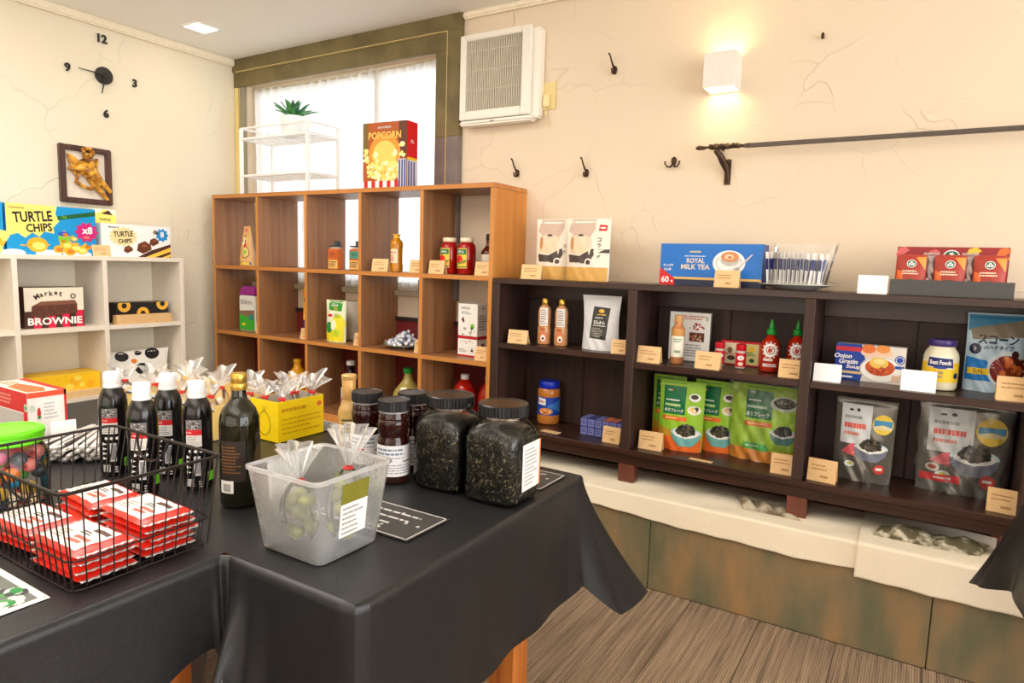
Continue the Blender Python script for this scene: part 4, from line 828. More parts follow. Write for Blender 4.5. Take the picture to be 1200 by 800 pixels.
# ------------------------------------------------------------------ dark shelf: on top
zt, zl, zm, zb_ = 1.187, .897, .873, .512
SKN = mat((222, 190, 160), .5); SOUP = mat((226, 206, 176), .5); BWL = mat((66, 50, 44), .4); TAN = mat((214, 164, 84), .5); CRE = mat((240, 228, 212), .4)
def f_collagen(p, w_, h):
    p.r(-w_/2+.003, .0, w_/2-.003, h*.22, TAN, 1); p.r(-w_/2+.003, h*.22, w_/2-.003, h*.985, CRE, 1)
    xa, xb = -w_/2+.006, .035 if w_ > .18 else w_/2-.02
    p.poly([(xa+.02, h*.985), (xb, h*.985), (xb, h*.84), (xb-.02, h*.70), (xa+.03, h*.72), (xa+.004, h*.80)], mat((206, 178, 160)), 2)
    p.e((xa+xb)/2, h*.64, (xb-xa)*.40, h*.10, mat((232, 208, 178)), 3); p.poly([(xa+.01, h*.42), (xa+.016, h*.28), (xb-.02, h*.28), (xb+.002, h*.42), (xb-.004, h*.52), ((xa+xb)/2, h*.40)], BWL, 4); p.poly([(xa+.012, h*.60), (xb-.015, h*.60), (xb-.01, h*.46), ((xa+xb)/2, h*.42), (xa+.02, h*.44)], mat((226, 204, 170)), 3.5)
    p.e(xa+.025, h*.60, .008, .03, mat((196, 140, 80)), 4.2); p.e(xb-.02, h*.55, .005, .035, mat((236, 214, 190)), 5, n=8)
    p.e((xa+xb)/2, h*.73, .014, .005, INK, 5); p.e(xb-.022, h*.30, .017, .017, CRE, 6); p.e(xb-.022, h*.30, .011, .010, BWL, 7)
    p.lines(xa+.01, h*.24, xb-.03, h*.30, 2, CRE, 6, 3)
    if w_ > .18:
        for i, c_ in enumerate('コラーゲン'[:4]): p.t(c_, w_/2-.045, h*(.66-.09*i), .017, INK, 3)
        p.poly([(w_/2-.052, h*.80), (w_/2-.016, h*.80), (w_/2-.014, h*.89), (w_/2-.048, h*.90)], RD, 3); p.r(w_/2-.045, h*.835, w_/2-.022, h*.86, WH, 4)
    else:
        for i, c_ in enumerate('コラ'): p.t(c_, w_/2-.014, h*(.56-.10*i), .012, INK, 3)
pouch('collagen_pouch', 'tan and white soup-print pouch on top of the dark shelf, left of its twin', 'pouch', -1.437, 2.67, zt, .158, .268, .05, mat((238, 226, 210), .3, bump=.2), R(4), f_collagen, waist=.02)
pouch('collagen_pouch', 'wider tan and white soup-print pouch with a red tag on top of the dark shelf', 'pouch', -1.247, 2.645, zt, .205, .268, .055, mat((240, 228, 212), .3, bump=.2), R(2), f_collagen, waist=.02)
price_card(-1.478, 2.555, zt, 'kraft price card at the left end of the dark shelf top', seed=21, rz=R(6))
BL = mat((0, 110, 200), .35); BLD = mat((0, 76, 168), .35); GLD = mat((226, 184, 96), .4); NVY = mat((16, 30, 66), .4)
def f_tea2(p, w_, h):
    p.r(-w_/2, 0, w_/2, h, BL, 1); p.r(-w_/2, 0, w_/2, h*.145, NVY, 2); p.r(-w_/2, h*.145, w_/2, h*.20, GLD, 2)
    p.t('ROYAL', -.055, h*.60, .020, mat((226, 214, 190)), 3, w=.072, bold=True); p.t('MILK TEA', -.055, h*.45, .020, mat((226, 214, 190)), 3, w=.115); p.r(-.08, h*.79, -.035, h*.83, mat((200, 190, 150)), 3); p.lines(-.10, h*.68, -.01, h*.73, 1, mat((200, 220, 236)), 3, 2)
    p.e(.075, h*.56, .062, .048, WH, 3, n=30); p.ring(.075, h*.56, .045, .050, mat((206, 200, 196)), 4, 30, .75)
    p.e(.078, h*.66, .040, .030, mat((250, 246, 240)), 5, n=26); p.poly([(.040, h*.64), (.116, h*.64), (.100, h*.42), (.058, h*.42)], mat((244, 240, 234)), 5); p.e(.078, h*.70, .034, .020, mat((214, 140, 92)), 6, n=24); p.e(.076, h*.70, .018, .010, mat((244, 206, 170)), 7); p.e(.078, h*.69, .008, .005, mat((206, 130, 80)), 8)
    p.ring(.118, h*.62, .008, .013, WH, 5); p.poly([(.10, h*.40), (.108, h*.38), (.165, h*.76), (.158, h*.76)], mat((206, 206, 206)), 9); p.e(.105, h*.41, .012, .009, mat((196, 190, 186)), 9)
    p.poly([(-w_/2, 0), (-w_/2+.065, 0), (-w_/2+.06, h*.18), (-w_/2, h*.42)], RD, 5); p.t('60', -w_/2+.024, h*.13, .026, WH, 6); p.t('本', -w_/2+.052, h*.09, .010, WH, 6)
    p.t('たっぷり', -w_/2+.035, h*.48, .010, WH, 4); p.t('お徳用', -w_/2+.032, h*.38, .010, WH, 4)
carton('milk_tea_box', 'wide blue ROYAL MILK TEA box on top of the dark shelf', 'box', -.722, 2.645, zt, .400, .09, .165, BLD, R(-1), f_tea2)
price_card(-.632, 2.56, zt, 'kraft price card before the blue ROYAL MILK TEA box', .092, seed=22)
# plate of sachets
plate(-.405, 2.655, zt, .128, 'flat grey plate holding the stick sachets on the dark shelf top', mat((196, 196, 190), .25))
SB = mat((30, 44, 120), .35)
def sachet():
    t = thing('stick_sachet', 'white and navy stick sachet standing in the row on the grey plate', 'sachet', (0, 0, -5), 0, 'stick sachets standing in a clear bag on the plate')
    MB().box(-.010, -.0022, 0, .010, .0022, .125, WH).build('sachet_body', t, smooth=False, bevel=.0015, seg=1)
    MB().box(-.0104, -.0028, .060, -.001, .0028, .100, SB).box(.004, -.0028, .02, .0104, .0028, .10, SB).build('printed_band', t, smooth=False)
    return t
s0 = sachet(); first = True; rr = random.Random(9)
for k in range(26):
    row = k // 13; c_ = s0 if first else copy_thing(s0, (0, 0, 0)); first = False
    f_ = (k % 13)/12; c_.location = (-.493+.170*f_, 2.625+.045*row+rr.uniform(-.003, .003), zt+.0115+rr.uniform(0, .004)); c_.rotation_euler = (-.10+.08*row, .02+f_*.26+rr.uniform(-.03, .03), R(62+rr.uniform(-8, 8)))
def bagfn(u, v, cx=-.395, cy=2.648, w_=.205, d=.115, h=.155, z=zt+.012):
    a = 2*pi*u; q = 1+.05*sin(a*7+v*6)*v+.10*v; c, s_ = cos(a), sin(a); k = 1/((abs(c)**4+abs(s_)**4)**.25)
    return (cx+w_/2*q*k*c*.92+.018*v, cy+d/2*k*s_*(1-.35*v), z+h*v+.006*sin(a*5)*v)
o = MB().grid(bagfn, 60, 10, clear((250, 250, 250), .05)).build('clear_bag', ang=180); tag(o, 'open clear plastic bag around the stick sachets', 'bag')
price_card(-.147, 2.56, zt, 'blank white card left of the dark grey tray of red coffee packs', .090, .062, m=mat((250, 248, 244)), blank=True)
# tray with coffee packs
TG = mat((72, 70, 70), .5); t = thing('display_tray', 'long dark grey display tray on the right of the dark shelf top', 'tray', (.072, 2.565, zt+.0003))
MB().box(-.166, 0, 0, .166, .115, .006, TG).build('tray_floor', t, smooth=False); MB().box(-.168, -.003, 0, .168, 0, .052, TG).build('front_lip', t, smooth=False, bevel=.001, seg=1)
MB().box(-.168, 0, 0, -.164, .118, .048, TG).box(.164, 0, 0, .168, .118, .048, TG).box(-.164, .115, 0, .164, .118, .048, TG).build('tray_sides', t, smooth=False)
MAR = mat((122, 22, 26), .35); FOR = mat((232, 110, 40), .4); LPK = mat((214, 96, 96), .4); SG = mat((0, 98, 65), .4)
def emblem(p, cx, cy, r, L):
    p.e(cx, cy, r, r*.92, WH, L); p.e(cx, cy, r*.86, r*.78, SG, L+.6); p.star(cx, cy+r*.32, r*.38, r*.17, 5, WH, L+1.2); p.e(cx, cy-.1*r, r*.28, r*.34, WH, L+1.2, n=12); p.e(cx, cy-.05*r, r*.14, r*.17, SG, L+1.8, n=10)
    for s_ in (-1, 1): p.poly([(cx+s_*r*.35, cy+r*.2), (cx+s_*r*.62, cy+r*.1), (cx+s_*r*.5, cy-r*.5), (cx+s_*r*.3, cy-r*.4)], WH, L+1.3)
def f_cofbox(p, w_, h):
    p.r(-w_/2, 0, w_/2, h, mat((150, 32, 34)), 1)
    for i, (a, b_, q) in enumerate(((-.11, .7, .035), (-.14, .9, .02), (.12, .75, .04), (.14, .9, .02), (-.05, .85, .02), (.06, .9, .022))): p.poly([(a-q, h*b_-.012), (a-q*.2, h*b_-.016), (a+q, h*b_+.004), (a+q*.3, h*b_+.016), (a-q*.6, h*b_+.010)], [FOR, LPK, mat((250, 190, 60))][i % 3], 2+i*.1)
    emblem(p, .0, h*.80, .024, 4)
carton('coffee_box', 'red autumn-leaf coffee carton at the back of the dark grey tray', 'box', .070, 2.652, zt+.007, .312, .02, .155, MAR, 0, f_cofbox)
def f_cof(p, w_, h):
    p.r(-w_/2+.002, .0, w_/2-.002, h*.98, mat((168, 52, 34)), 1); p.poly([(-w_/2+.003, 0), (-.018, 0), (-w_/2+.02, h*.55), (-w_/2+.003, h*.6)], FOR, 2); p.poly([(w_/2-.003, h*.95), (.01, h*.95), (w_/2-.003, h*.6)], mat((244, 150, 60)), 2)
    emblem(p, 0, h*.76, .014, 3); p.lines(-.026, h*.47, .026, h*.60, 2, mat((250, 226, 200)), 3, 5, .5); p.e(.0, h*.26, .018, .014, SG, 3); p.e(.018, h*.22, .018, .012, LPK, 2.5); p.e(0, h*.20, .014, .007, WH, 4)
for i, (x, s_) in enumerate(((-.040, 'leftmost'), (.068, 'middle'), (.174, 'rightmost'))):
    pouch('coffee_pack', f'small red and orange coffee pack in the dark grey tray, {s_} of three', 'pouch', x, 2.60, zt+.007, .088, .128, .04, mat((168, 52, 34), .3, bump=.2), R([0, 0, -2][i]), f_cof, 'red coffee packs in the tray', waist=.02)
for x, s_ in ((.014, 'left'), (.121, 'right')):
    pouch('foil_sachet', f'dark foil sachet between the red coffee packs, {s_} gap', 'pouch', x, 2.625, zt+.007, .045, .135, .02, mat((150, 130, 126), .2, .5, bump=.3), 0, None, None, waist=.02)
# ------------------------------------------------------------------ dark shelf: left unit
GP = mat((206, 150, 96), .25, n=.05)
def l_dress(p): p.r(-.020, .085, .018, .165, mat((236, 232, 226)), 1); p.lines(-.016, .09, .014, .16, 7, mat((150, 120, 110)), 2, 4); p.e(-.002, .035, .022, .026, mat((206, 120, 80)), 1); p.e(-.002, .030, .012, .015, mat((246, 232, 210)), 2); p.e(-.002, .028, .005, .006, BK, 3); p.e(-.006, .070, .012, .008, mat((190, 90, 50)), 2)
dpz = [(.02, 0), (.028, .002), (.030, .01), (.030, .07), (.027, .085), (.029, .10), (.029, .150), (.024, .165), (.012, .178), (.011, .182)]
for x, lab in ((-1.435, 'tan dressing bottle with a gold cap, left of the pair in the dark shelf'), (-1.350, 'tan dressing bottle with a gold cap, right of the pair in the dark shelf')):
    bottle('dressing_bottle', lab, x, 2.62, zl, dpz, GP, [(.0135, .178), (.0145, .180), (.0145, .203), (.012, .206)], GOLD, l_dress, .0302, 'tan dressing bottles', rz=R(22))
def f_white(p, w_, h):
    p.poly([(-.045, h*.22), (.040, h*.20), (.050, h*.78), (-.032, h*.80)], mat((44, 42, 40), .4), 1); p.e(.008, h*.72, .014, .008, GOLD, 2); p.poly([(-.004, h*.70), (.004, h*.76), (.012, h*.70)], GOLD, 3); p.r(-.012, h*.645, .03, h*.665, GOLD, 2)
    p.lines(-.02, h*.58, .035, h*.61, 1, WH, 2, 3, .5, 1); p.s('京都だし', .004, h*.51, .016, WH, 2, w=.06); p.r(-.03, h*.445, .035, h*.455, WH, 2); p.lines(-.036, h*.24, .03, h*.42, 6, mat((190, 186, 176)), 2, 4, .4)
pouch('white_pouch', 'white standing pouch with a black label in the upper left of the dark shelf', 'pouch', -1.155, 2.61, zl, .182, .232, .06, mat((226, 226, 230), .25, bump=.15), R(-2), f_white, waist=.10, wr=.002)
price_card(-1.532, 2.545, zl, 'kraft price card left of the pair of tan dressing bottles', seed=31, h=.060, rz=R(4))
price_card(-1.040, 2.545, zl, 'kraft price card right of the white pouch with the black label', .070, .058, seed=32, rz=R(14))
PB = mat((196, 120, 50), .2)
def l_pb(p):
    p.r(-.09, .045, .09, .130, mat((20, 66, 176)), 1)
    for k in range(5): p.poly([(-.01, .088), (.088, .052+.016*k), (.088, .060+.016*k)], mat((80, 160, 226)), 1.5)
    p.poly([(-.055, .095), (-.012, .092), (-.012, .122), (-.055, .128)], WH, 2); p.t('Skippy', -.034, .109, .013, RD, 3); p.e(-.012, .064, .034, .016, mat((226, 150, 80)), 3); p.blobs(-.012, .064, .028, .010, 9, [mat((250, 200, 130)), mat((190, 106, 50))], 4, 3, .5)
bottle('peanut_butter_jar', 'peanut butter jar with a blue lid in the lower left of the dark shelf', -1.455, 2.725, zb_, [(.04, 0), (.050, .003), (.053, .012), (.053, .045), (.052, .05), (.052, .125), (.053, .13), (.053, .158), (.046, .170), (.044, .172)], PB,
       [(.047, .168), (.049, .170), (.049, .198), (.046, .202)], mat((20, 50, 190), .35), l_pb, .0525, cat='jar', rz=R(26))
LB = mat((120, 128, 190), .5); LBd = mat((70, 70, 140), .5)
rr = random.Random(2); first = None
for r_ in range(2):
    for c_ in range(6):
        t = thing('mini_box', 'small lilac-blue carton, one of the stacked dozen in the lower left of the dark shelf' if c_ != 3 else 'small lilac carton with an orange top in the stacked dozen', 'box', (-1.222+.0345*c_, 2.625, zb_+.0006+.038*r_), 0, 'lilac mini cartons')
        MB().box(-.0165, 0, 0, .0165, .085, .0365, LBd).build('carton', t, smooth=False, bevel=.001, seg=1)
        p = Print(flat(-.0003)); p.r(-.015, .002, .015, .034, LB, 1); p.lines(-.011, .01, .011, .028, 2, LBd, 2, c_); p.build('printed_front', t)
        if r_ == 1: p = Print(top(.0368)); p.r(-.015, .002, .015, .083, [LB, LBd, LB, mat((214, 120, 80)), mat((200, 110, 80)), LBd][c_], 1); p.build('printed_top', t)
price_card(-1.068, 2.565, zb_, 'kraft price card before the stacked lilac mini cartons', .078, .068, seed=33)
tag(MB().box(-.045, -.02, 0, .045, .02, .0012, KR).build('flat_card', loc=(-1.36, 2.575, zb_+.0005), rz=R(-4), smooth=False), 'kraft card lying flat before the peanut butter jar', 'card')
# ------------------------------------------------------------------ dark shelf: middle unit
price_card(-.915, 2.545, zm, 'kraft price card at the left end of the middle unit, upper tier', .096, .066, seed=41)
t = thing('acrylic_sign_stand', 'acrylic stand with a printed white food leaflet, middle unit upper tier', 'sign', (-.800, 2.70, zm+.0005), R(-2))
MB().box(-.088, 0, 0, .088, .003, .205, clear((240, 246, 248), .12)).box(-.088, 0, 0, .088, .05, .003, clear((240, 246, 248), .12)).build('stand', t, smooth=False)
MB().box(-.084, -.0012, .004, .084, -.0004, .202, mat((232, 230, 226))).build('leaflet', t, smooth=False)
p = Print(flat(-.0013)); p.lines(-.03, .172, .07, .192, 2, mat((190, 110, 70)), 1, 2); p.blobs(.030, .145, .030, .014, 30, [mat((170, 40, 30)), mat((120, 60, 40)), WH], 1, 4, .3); p.r(.0, .085, .062, .122, mat((96, 52, 36)), 1); p.blobs(.031, .103, .028, .014, 30, [mat((190, 110, 70)), mat((60, 30, 24)), mat((226, 190, 150))], 2, 5, .35); p.lines(-.02, .02, .075, .075, 5, INKG, 1, 7); p.e(.07, .18, .006, .010, mat((170, 190, 160)), 1); p.build('printed_leaflet', t)
bottle('sesame_dressing_bottle', 'slim dressing bottle with a kraft wrapped neck before the leaflet stand', -.822, 2.62, zm, shoulder(.027, .135, .016, .160, .168), mat((196, 130, 80), .2), [(.017, .166), (.0175, .168), (.0175, .192), (.016, .195)], mat((206, 152, 92), .45),
       lambda p: (p.r(-.030, .028, .030, .112, mat((240, 236, 220)), 1), p.lines(-.018, .086, .018, .104, 2, mat((120, 150, 110)), 2, 2), p.e(0, .05, .014, .006, mat((150, 170, 130)), 2), p.r(-.03, .112, .03, .140, mat((206, 148, 80)), 1)), .0275, rz=R(16))
price_card(-.680, 2.545, zm, 'kraft price card before the small red spice jars', .096, .066, seed=42)
RED2 = mat((206, 22, 40), .35)
def spice(x, y, lab):
    t = thing('spice_jar', lab, 'jar', (x, y, zm+.0003), R(14), 'small red spice jars')
    MB().lathe([(.014, 0), (.019, .002), (.020, .006), (.020, .062), (.016, .072)], mat((196, 190, 180), .2), 20).build('jar_body', t)
    MB().lathe([(.018, .070), (.019, .072), (.019, .092), (.016, .095)], RED2, 20).build('lid', t)
    p = Print(cyl(.0202), 8, .0003); p.r(-.024, .008, .024, .062, RED2, 1); p.e(0, .043, .014, .009, WH, 2); p.s('GS', 0, .043, .008, RD, 3); p.e(.0, .02, .010, .007, mat((236, 220, 190)), 2); p.build('label', t)
spice(-.668, 2.68, 'small red-capped spice jar, left one beside the red flat box'); spice(-.582, 2.66, 'small red-capped spice jar standing in front of the red flat box')
def f_redbox(p, w_, h):
    p.r(-w_/2+.006, .006, -.006, h-.008, mat((240, 226, 190)), 1); p.r(.016, .006, w_/2-.008, h-.008, mat((240, 222, 150)), 1); p.e(-.042, h*.62, .010, .012, mat((150, 110, 70)), 2); p.e(-.036, h*.3, .016, .010, mat((90, 60, 40)), 2); p.e(.042, h*.70, .012, .010, YEL, 2); p.lines(.022, h*.42, .06, h*.6, 3, GRN, 2); p.e(.045, h*.25, .010, .008, DG, 2); p.lines(-.06, h*.42, -.012, h*.52, 2, RD, 2)
carton('red_flat_box', 'red flat box with cream panels between the spice jars and the chilli sauce bottles', 'box', -.600, 2.735, zm, .155, .035, .098, RED2, 0, f_redbox)
SRI = mat((176, 40, 14), .12, n=.06); SGR = mat((20, 150, 50), .35)
def l_sri(p):
    p.ring(0, .085, .016, .026, WH, 1, 26); p.e(0, .085, .013, .013, WH, 1); p.poly([(-.010, .080), (-.004, .098), (.004, .090), (.010, .097), (.006, .080), (.0, .074)], mat((176, 60, 40)), 2); p.lines(-.024, .040, .024, .056, 1, WH, 1, 3, .6, 1); p.r(-.026, .022, .026, .034, mat((230, 214, 206)), 1); p.s('CHILI', 0, .028, .008, RD, 2)
    for k in range(12): a = 2*pi*k/12; p.e(.030*cos(a), .085+.030*sin(a), .003, .003, WH, 1, n=6)
for x, y, lab in ((-.474, 2.655, 'red chilli sauce bottle with a green nozzle cap, left of the two'), (-.388, 2.700, 'red chilli sauce bottle with a green nozzle cap, right of the two by the upright')):
    t = bottle('chilli_sauce_bottle', lab, x, y, zm, [(.025, 0), (.033, .003), (.035, .01), (.035, .095), (.031, .115), (.018, .132), (.012, .138), (.011, .146)], SRI, [(.017, .142), (.018, .144), (.017, .160), (.012, .163), (.010, .166), (.008, .182), (.003, .200)], SGR, l_sri, .0353, 'chilli sauce bottles', rz=R(10))
price_card(-.380, 2.545, zm, 'kraft price card before the right chilli sauce bottle', .084, .066, seed=43)
# seaweed flake pouches
G1 = mat((10, 112, 64), .35); G2 = mat((150, 200, 50), .35); ORG = mat((236, 110, 40), .35); TEAL = mat((110, 178, 176), .35); SWD = mat((40, 36, 26), .6); SW2 = mat((70, 62, 40), .6); SW3 = mat((16, 16, 14), .6)
def bowl(p, cx, cy, r, m, L, black=False, body=None):
    p.e(cx, cy, r, r*.42, mat((206, 228, 230)), L, n=26); b = body or TEAL
    p.poly([(cx-r, cy), (cx-r*.86, cy-r*.45), (cx-r*.45, cy-r*.85), (cx+r*.45, cy-r*.85), (cx+r*.86, cy-r*.45), (cx+r, cy)]+[(cx+r*cos(a), cy-r*.42*sin(a)) for a in [pi*k/8 for k in range(1, 8)]], b, L+.6)
    p.e(cx, cy, r*.84, r*.30, mat((240, 240, 236)), L+1.2, n=24); p.e(cx, cy+r*.2, r*.62, r*.36, m, L+1.8, n=20)
    p.blobs(cx, cy+r*.22, r*.60, r*.36, 60, [SW3, SW2, mat((96, 88, 70))] if not black else [SW3, mat((60, 56, 50)), BK], L+2.4, 3, .3)
def f_nori(p, w_, h, big=False):
    p.r(-w_/2+.003, 0, w_/2-.003, h*.985, G2, 1); p.r(-w_/2+.003, 0, w_/2-.003, h*.20, ORG, 1.6); p.poly([(-w_/2+.003, h*.20), (-w_/2+.003, h*.34), (-.02, h*.24), (w_/2-.003, h*.26), (w_/2-.003, h*.2)], mat((196, 150, 40)), 1.4)
    xa = -w_/2+w_*.10; xb = w_*.10; p.r(xa, h*.52, xb, h*.965, G1, 2.2)
    p.s('HOKO', (xa+xb)/2-w_*.1, h*.86, h*.028, WH, 3); p.e((xa+xb)/2-.01, h*.865, .003, .003, RD, 4); p.lines(xa+.01, h*.70, xb-.02, h*.74, 1, WH, 3, 2, .5); p.lines(xa+.008, h*.62, xb-.01, h*.67, 1, mat((200, 226, 150)), 3, 5, .7, 1)
    p.t('のりフレーク', (xa+xb)/2, h*.575, h*.05, WH, 3.4, w=(xb-xa)*.86)
    p.r(xa, h*.43, xb+w_*.05, h*.49, ORG, 2.6); p.lines(xa+.01, h*.445, xb-.01, h*.48, 1, mat((250, 226, 150)), 3.2, 4, .5, 1)
    p.e(w_*.29, h*.78, w_*.13, w_*.09, WH, 3, n=18); p.e(w_*.29, h*.79, w_*.08, w_*.05, SW2, 4); p.e(w_*.30, h*.60, w_*.15, w_*.10, mat((236, 232, 220)), 3, n=18); p.blobs(w_*.30, h*.61, w_*.10, w_*.06, 14, [YEL, mat((226, 190, 90)), SW2, WH], 4, 6, .4)
    bowl(p, w_*.15, h*.26, w_*.33, SWD, 5)
pouch('nori_pouch', 'green and orange seaweed flake pouch at the back left of the middle unit', 'pouch', -.880, 2.735, zb_, .14, .290, .03, mat((160, 204, 70), .3, bump=.2), R(2), f_nori, waist=.02)
pouch('nori_pouch', 'green and orange seaweed flake pouch in front, left of three in the middle unit', 'pouch', -.800, 2.655, zb_, .186, .286, .055, mat((160, 204, 70), .25, bump=.2), R(3), f_nori, waist=.03, wr=.0018)
pouch('nori_pouch', 'seaweed flake pouch half hidden between the front one and the film-wrapped big one', 'pouch', -.678, 2.725, zb_, .180, .290, .05, mat((160, 204, 70), .3, bump=.2), R(-2), f_nori, waist=.03)
def f_nori2(p, w_, h):
    p.r(-w_/2+.003, 0, w_/2-.003, h*.985, mat((166, 210, 40)), 1); p.r(-w_/2+.003, 0, w_/2-.003, h*.16, mat((240, 150, 30)), 1.6); xa, xb = -w_*.28, w_*.11
    p.r(xa, h*.56, xb, h*.965, G1, 2.2); p.s('HOKO', xa+.025, h*.90, .008, WH, 3); p.lines(xa+.01, h*.78, xb-.04, h*.81, 1, WH, 3, 2, .5); p.lines(xa+.006, h*.68, xb-.01, h*.73, 1, mat((200, 226, 200)), 3, 5, .7, 1); p.t('のりフレーク', (xa+xb)/2-.004, h*.615, .018, WH, 3.4, w=(xb-xa)*.86)
    p.r(xa, h*.46, xb, h*.52, ORG, 2.6); p.lines(xa+.01, h*.475, xb-.01, h*.51, 1, mat((250, 226, 150)), 3.2, 4, .5, 1); p.poly([(xa, h*.24), (w_*.05, h*.24), (w_*.12, h*.17), (w_*.05, h*.14), (xa, h*.16)], mat((50, 176, 50)), 3); p.lines(xa+.01, h*.18, w_*.03, h*.22, 1, WH, 4, 3, .5)
    p.e(w_*.27, h*.78, w_*.20, w_*.11, mat((200, 206, 196)), 3, n=20); p.e(w_*.27, h*.79, w_*.15, w_*.08, SWD, 4, n=18); p.blobs(w_*.27, h*.79, w_*.14, w_*.07, 26, [SW3, SW2, mat((96, 100, 60))], 5, 8, .3)
    bowl(p, w_*.285, h*.40, w_*.19, SW3, 6, True, mat((60, 130, 128)))
def film_over(x, y, z, w_, h, T, rz, lab):
    F = pouch_fn(w_, h, T, -1, .02, .004, 3); B = pouch_fn(w_, h, T, 1, .02, .004, 5); b = MB(); m = clear((250, 250, 250), .03, .08)
    def cr(P_, sg): return lambda i, j: (lambda q: (q[0]+.004*sin(j*17+i*5), q[1]+sg*(.004*abs(sin(i*11+j*9))+.003*abs(sin(i*23-j*13))), q[2]))(P_((i-.5)*w_, j*h))
    b.grid(cr(F, -1), 40, 40, m); b.grid(cr(B, 1), 40, 40, m, flip=True); o = b.build('clear_wrapper', weld=True, ang=180, loc=(x, y, z), rz=rz); return tag(o, lab, 'wrapper')
pouch('nori_pouch', 'biggest lime green seaweed flake pouch, wrapped in film, in the middle unit', 'pouch', -.482, 2.700, zb_, .262, .300, .055, mat((166, 210, 40), .25, bump=.3), R(-1), f_nori2, waist=.02, wr=.0025)
film_over(-.482, 2.700, zb_+.001, .276, .312, .075, R(-1), 'clear film wrapper around the biggest lime green seaweed pouch')
price_card(-.897, 2.57, zb_, 'kraft price card lower left in the middle unit, before the nori pouches', .100, .074, seed=44, rz=R(2))
price_card(-.385, 2.555, zb_, 'kraft price card lower right in the middle unit, before the biggest lime pouch', .082, .074, seed=45)
tag(MB().box(-.045, -.012, 0, .045, .012, .0012, KR).build('flat_card', loc=(-.68, 2.548, zb_+.0005), rz=R(-3), smooth=False), 'kraft card lying flat on the lower tier of the middle unit', 'card')
# ------------------------------------------------------------------ dark shelf: right unit
WC = mat((252, 250, 248))
price_card(-.262, 2.552, zm, 'blank white card left of the Onion Gratin Soup box', .088, .062, m=WC, blank=True)
def f_onion(p, w_, h):
    p.r(-w_/2, 0, w_/2, h, mat((230, 222, 212)), 1); p.poly([(-w_/2, 0), (-.025, 0), (-.010, h*.5), (-.028, h), (-w_/2, h)], mat((14, 62, 160)), 2); p.r(-w_/2, h*.80, -.028, h*.92, mat((206, 40, 60)), 3)
    for i, s_ in enumerate(('Onion', 'Gratin', 'Soup')): p.t(s_, -.085+.018*i, h*(.66-.15*i), .017, WH, 4, w=(.058, .062, .048)[i], it=.25)
    p.r(-w_/2, h*.18, -.022, h*.25, mat((226, 196, 130)), 3); p.r(-w_/2+.008, h*.06, -.05, h*.11, WH, 3)
    p.e(-.005, h*.90, .022, .016, mat((226, 120, 50)), 3); p.e(.040, h*.92, .022, .014, mat((236, 150, 70)), 3.2); p.e(.020, h*.80, .05, .02, mat((240, 200, 170)), 2.6)
    p.e(.038, h*.36, .068, .046, WH, 4, n=30); p.e(.034, h*.42, .046, .030, mat((206, 84, 24)), 5, n=26); p.e(.030, h*.54, .030, .020, mat((240, 196, 90)), 6, n=20); p.e(.032, h*.58, .018, .010, mat((250, 226, 150)), 7); p.blobs(.034, h*.32, .03, .012, 14, [mat((226, 110, 40)), mat((180, 60, 20))], 6.4, 3, .4); p.ring(.038, h*.36, .064, .068, mat((200, 196, 190)), 5, 30, .66)
    p.e(.093, h*.66, .015, .016, mat((20, 70, 170)), 5); p.ring(.093, h*.66, .010, .012, WH, 6); p.r(.080, h*.42, .108, h*.50, mat((20, 70, 170)), 5); p.r(.072, h*.08, .095, h*.24, mat((226, 190, 160)), 6)
carton('soup_box', 'blue and white Onion Gratin Soup box in the right unit', 'box', -.140, 2.66, zm, .220, .05, .130, mat((200, 196, 194), .4), R(-3), f_onion)
price_card(.013, 2.552, zm, 'white card between the Onion Gratin Soup box and the mayonnaise jar', .100, .068, m=WC, blank=True)
MY = mat((240, 232, 200), .25, n=.02); my = [(.035, 0), (.048, .003), (.052, .012), (.052, .110), (.048, .126), (.038, .142), (.036, .150)]
def l_mayo(p): p.r(-.075, .030, .075, .095, mat((250, 206, 40)), 1); p.poly([(-.042, .078), (-.036, .116), (.036, .112), (.042, .075)], WH, 2); p.poly([(-.040, .081), (-.035, .112), (.035, .109), (.040, .078)], mat((24, 36, 100)), 3); p.t('Best Foods', 0, .0955, .015, WH, 4, w=.062); p.e(.0, .078, .020, .004, BLUE, 4); p.s('REAL', 0, .062, .010, BLUE, 3); p.s('MAYO', 0, .048, .008, BLUE, 3); p.e(.052, .052, .009, .010, mat((24, 36, 100)), 3)
bottle('mayonnaise_jar', 'mayonnaise jar with a purple lid and yellow Best Foods label in the right unit', .072, 2.665, zm, my, MY, [(.039, .147), (.041, .149), (.041, .166), (.038, .170)], mat((70, 50, 120), .35), l_mayo, .0525, cat='jar', rz=R(-2))
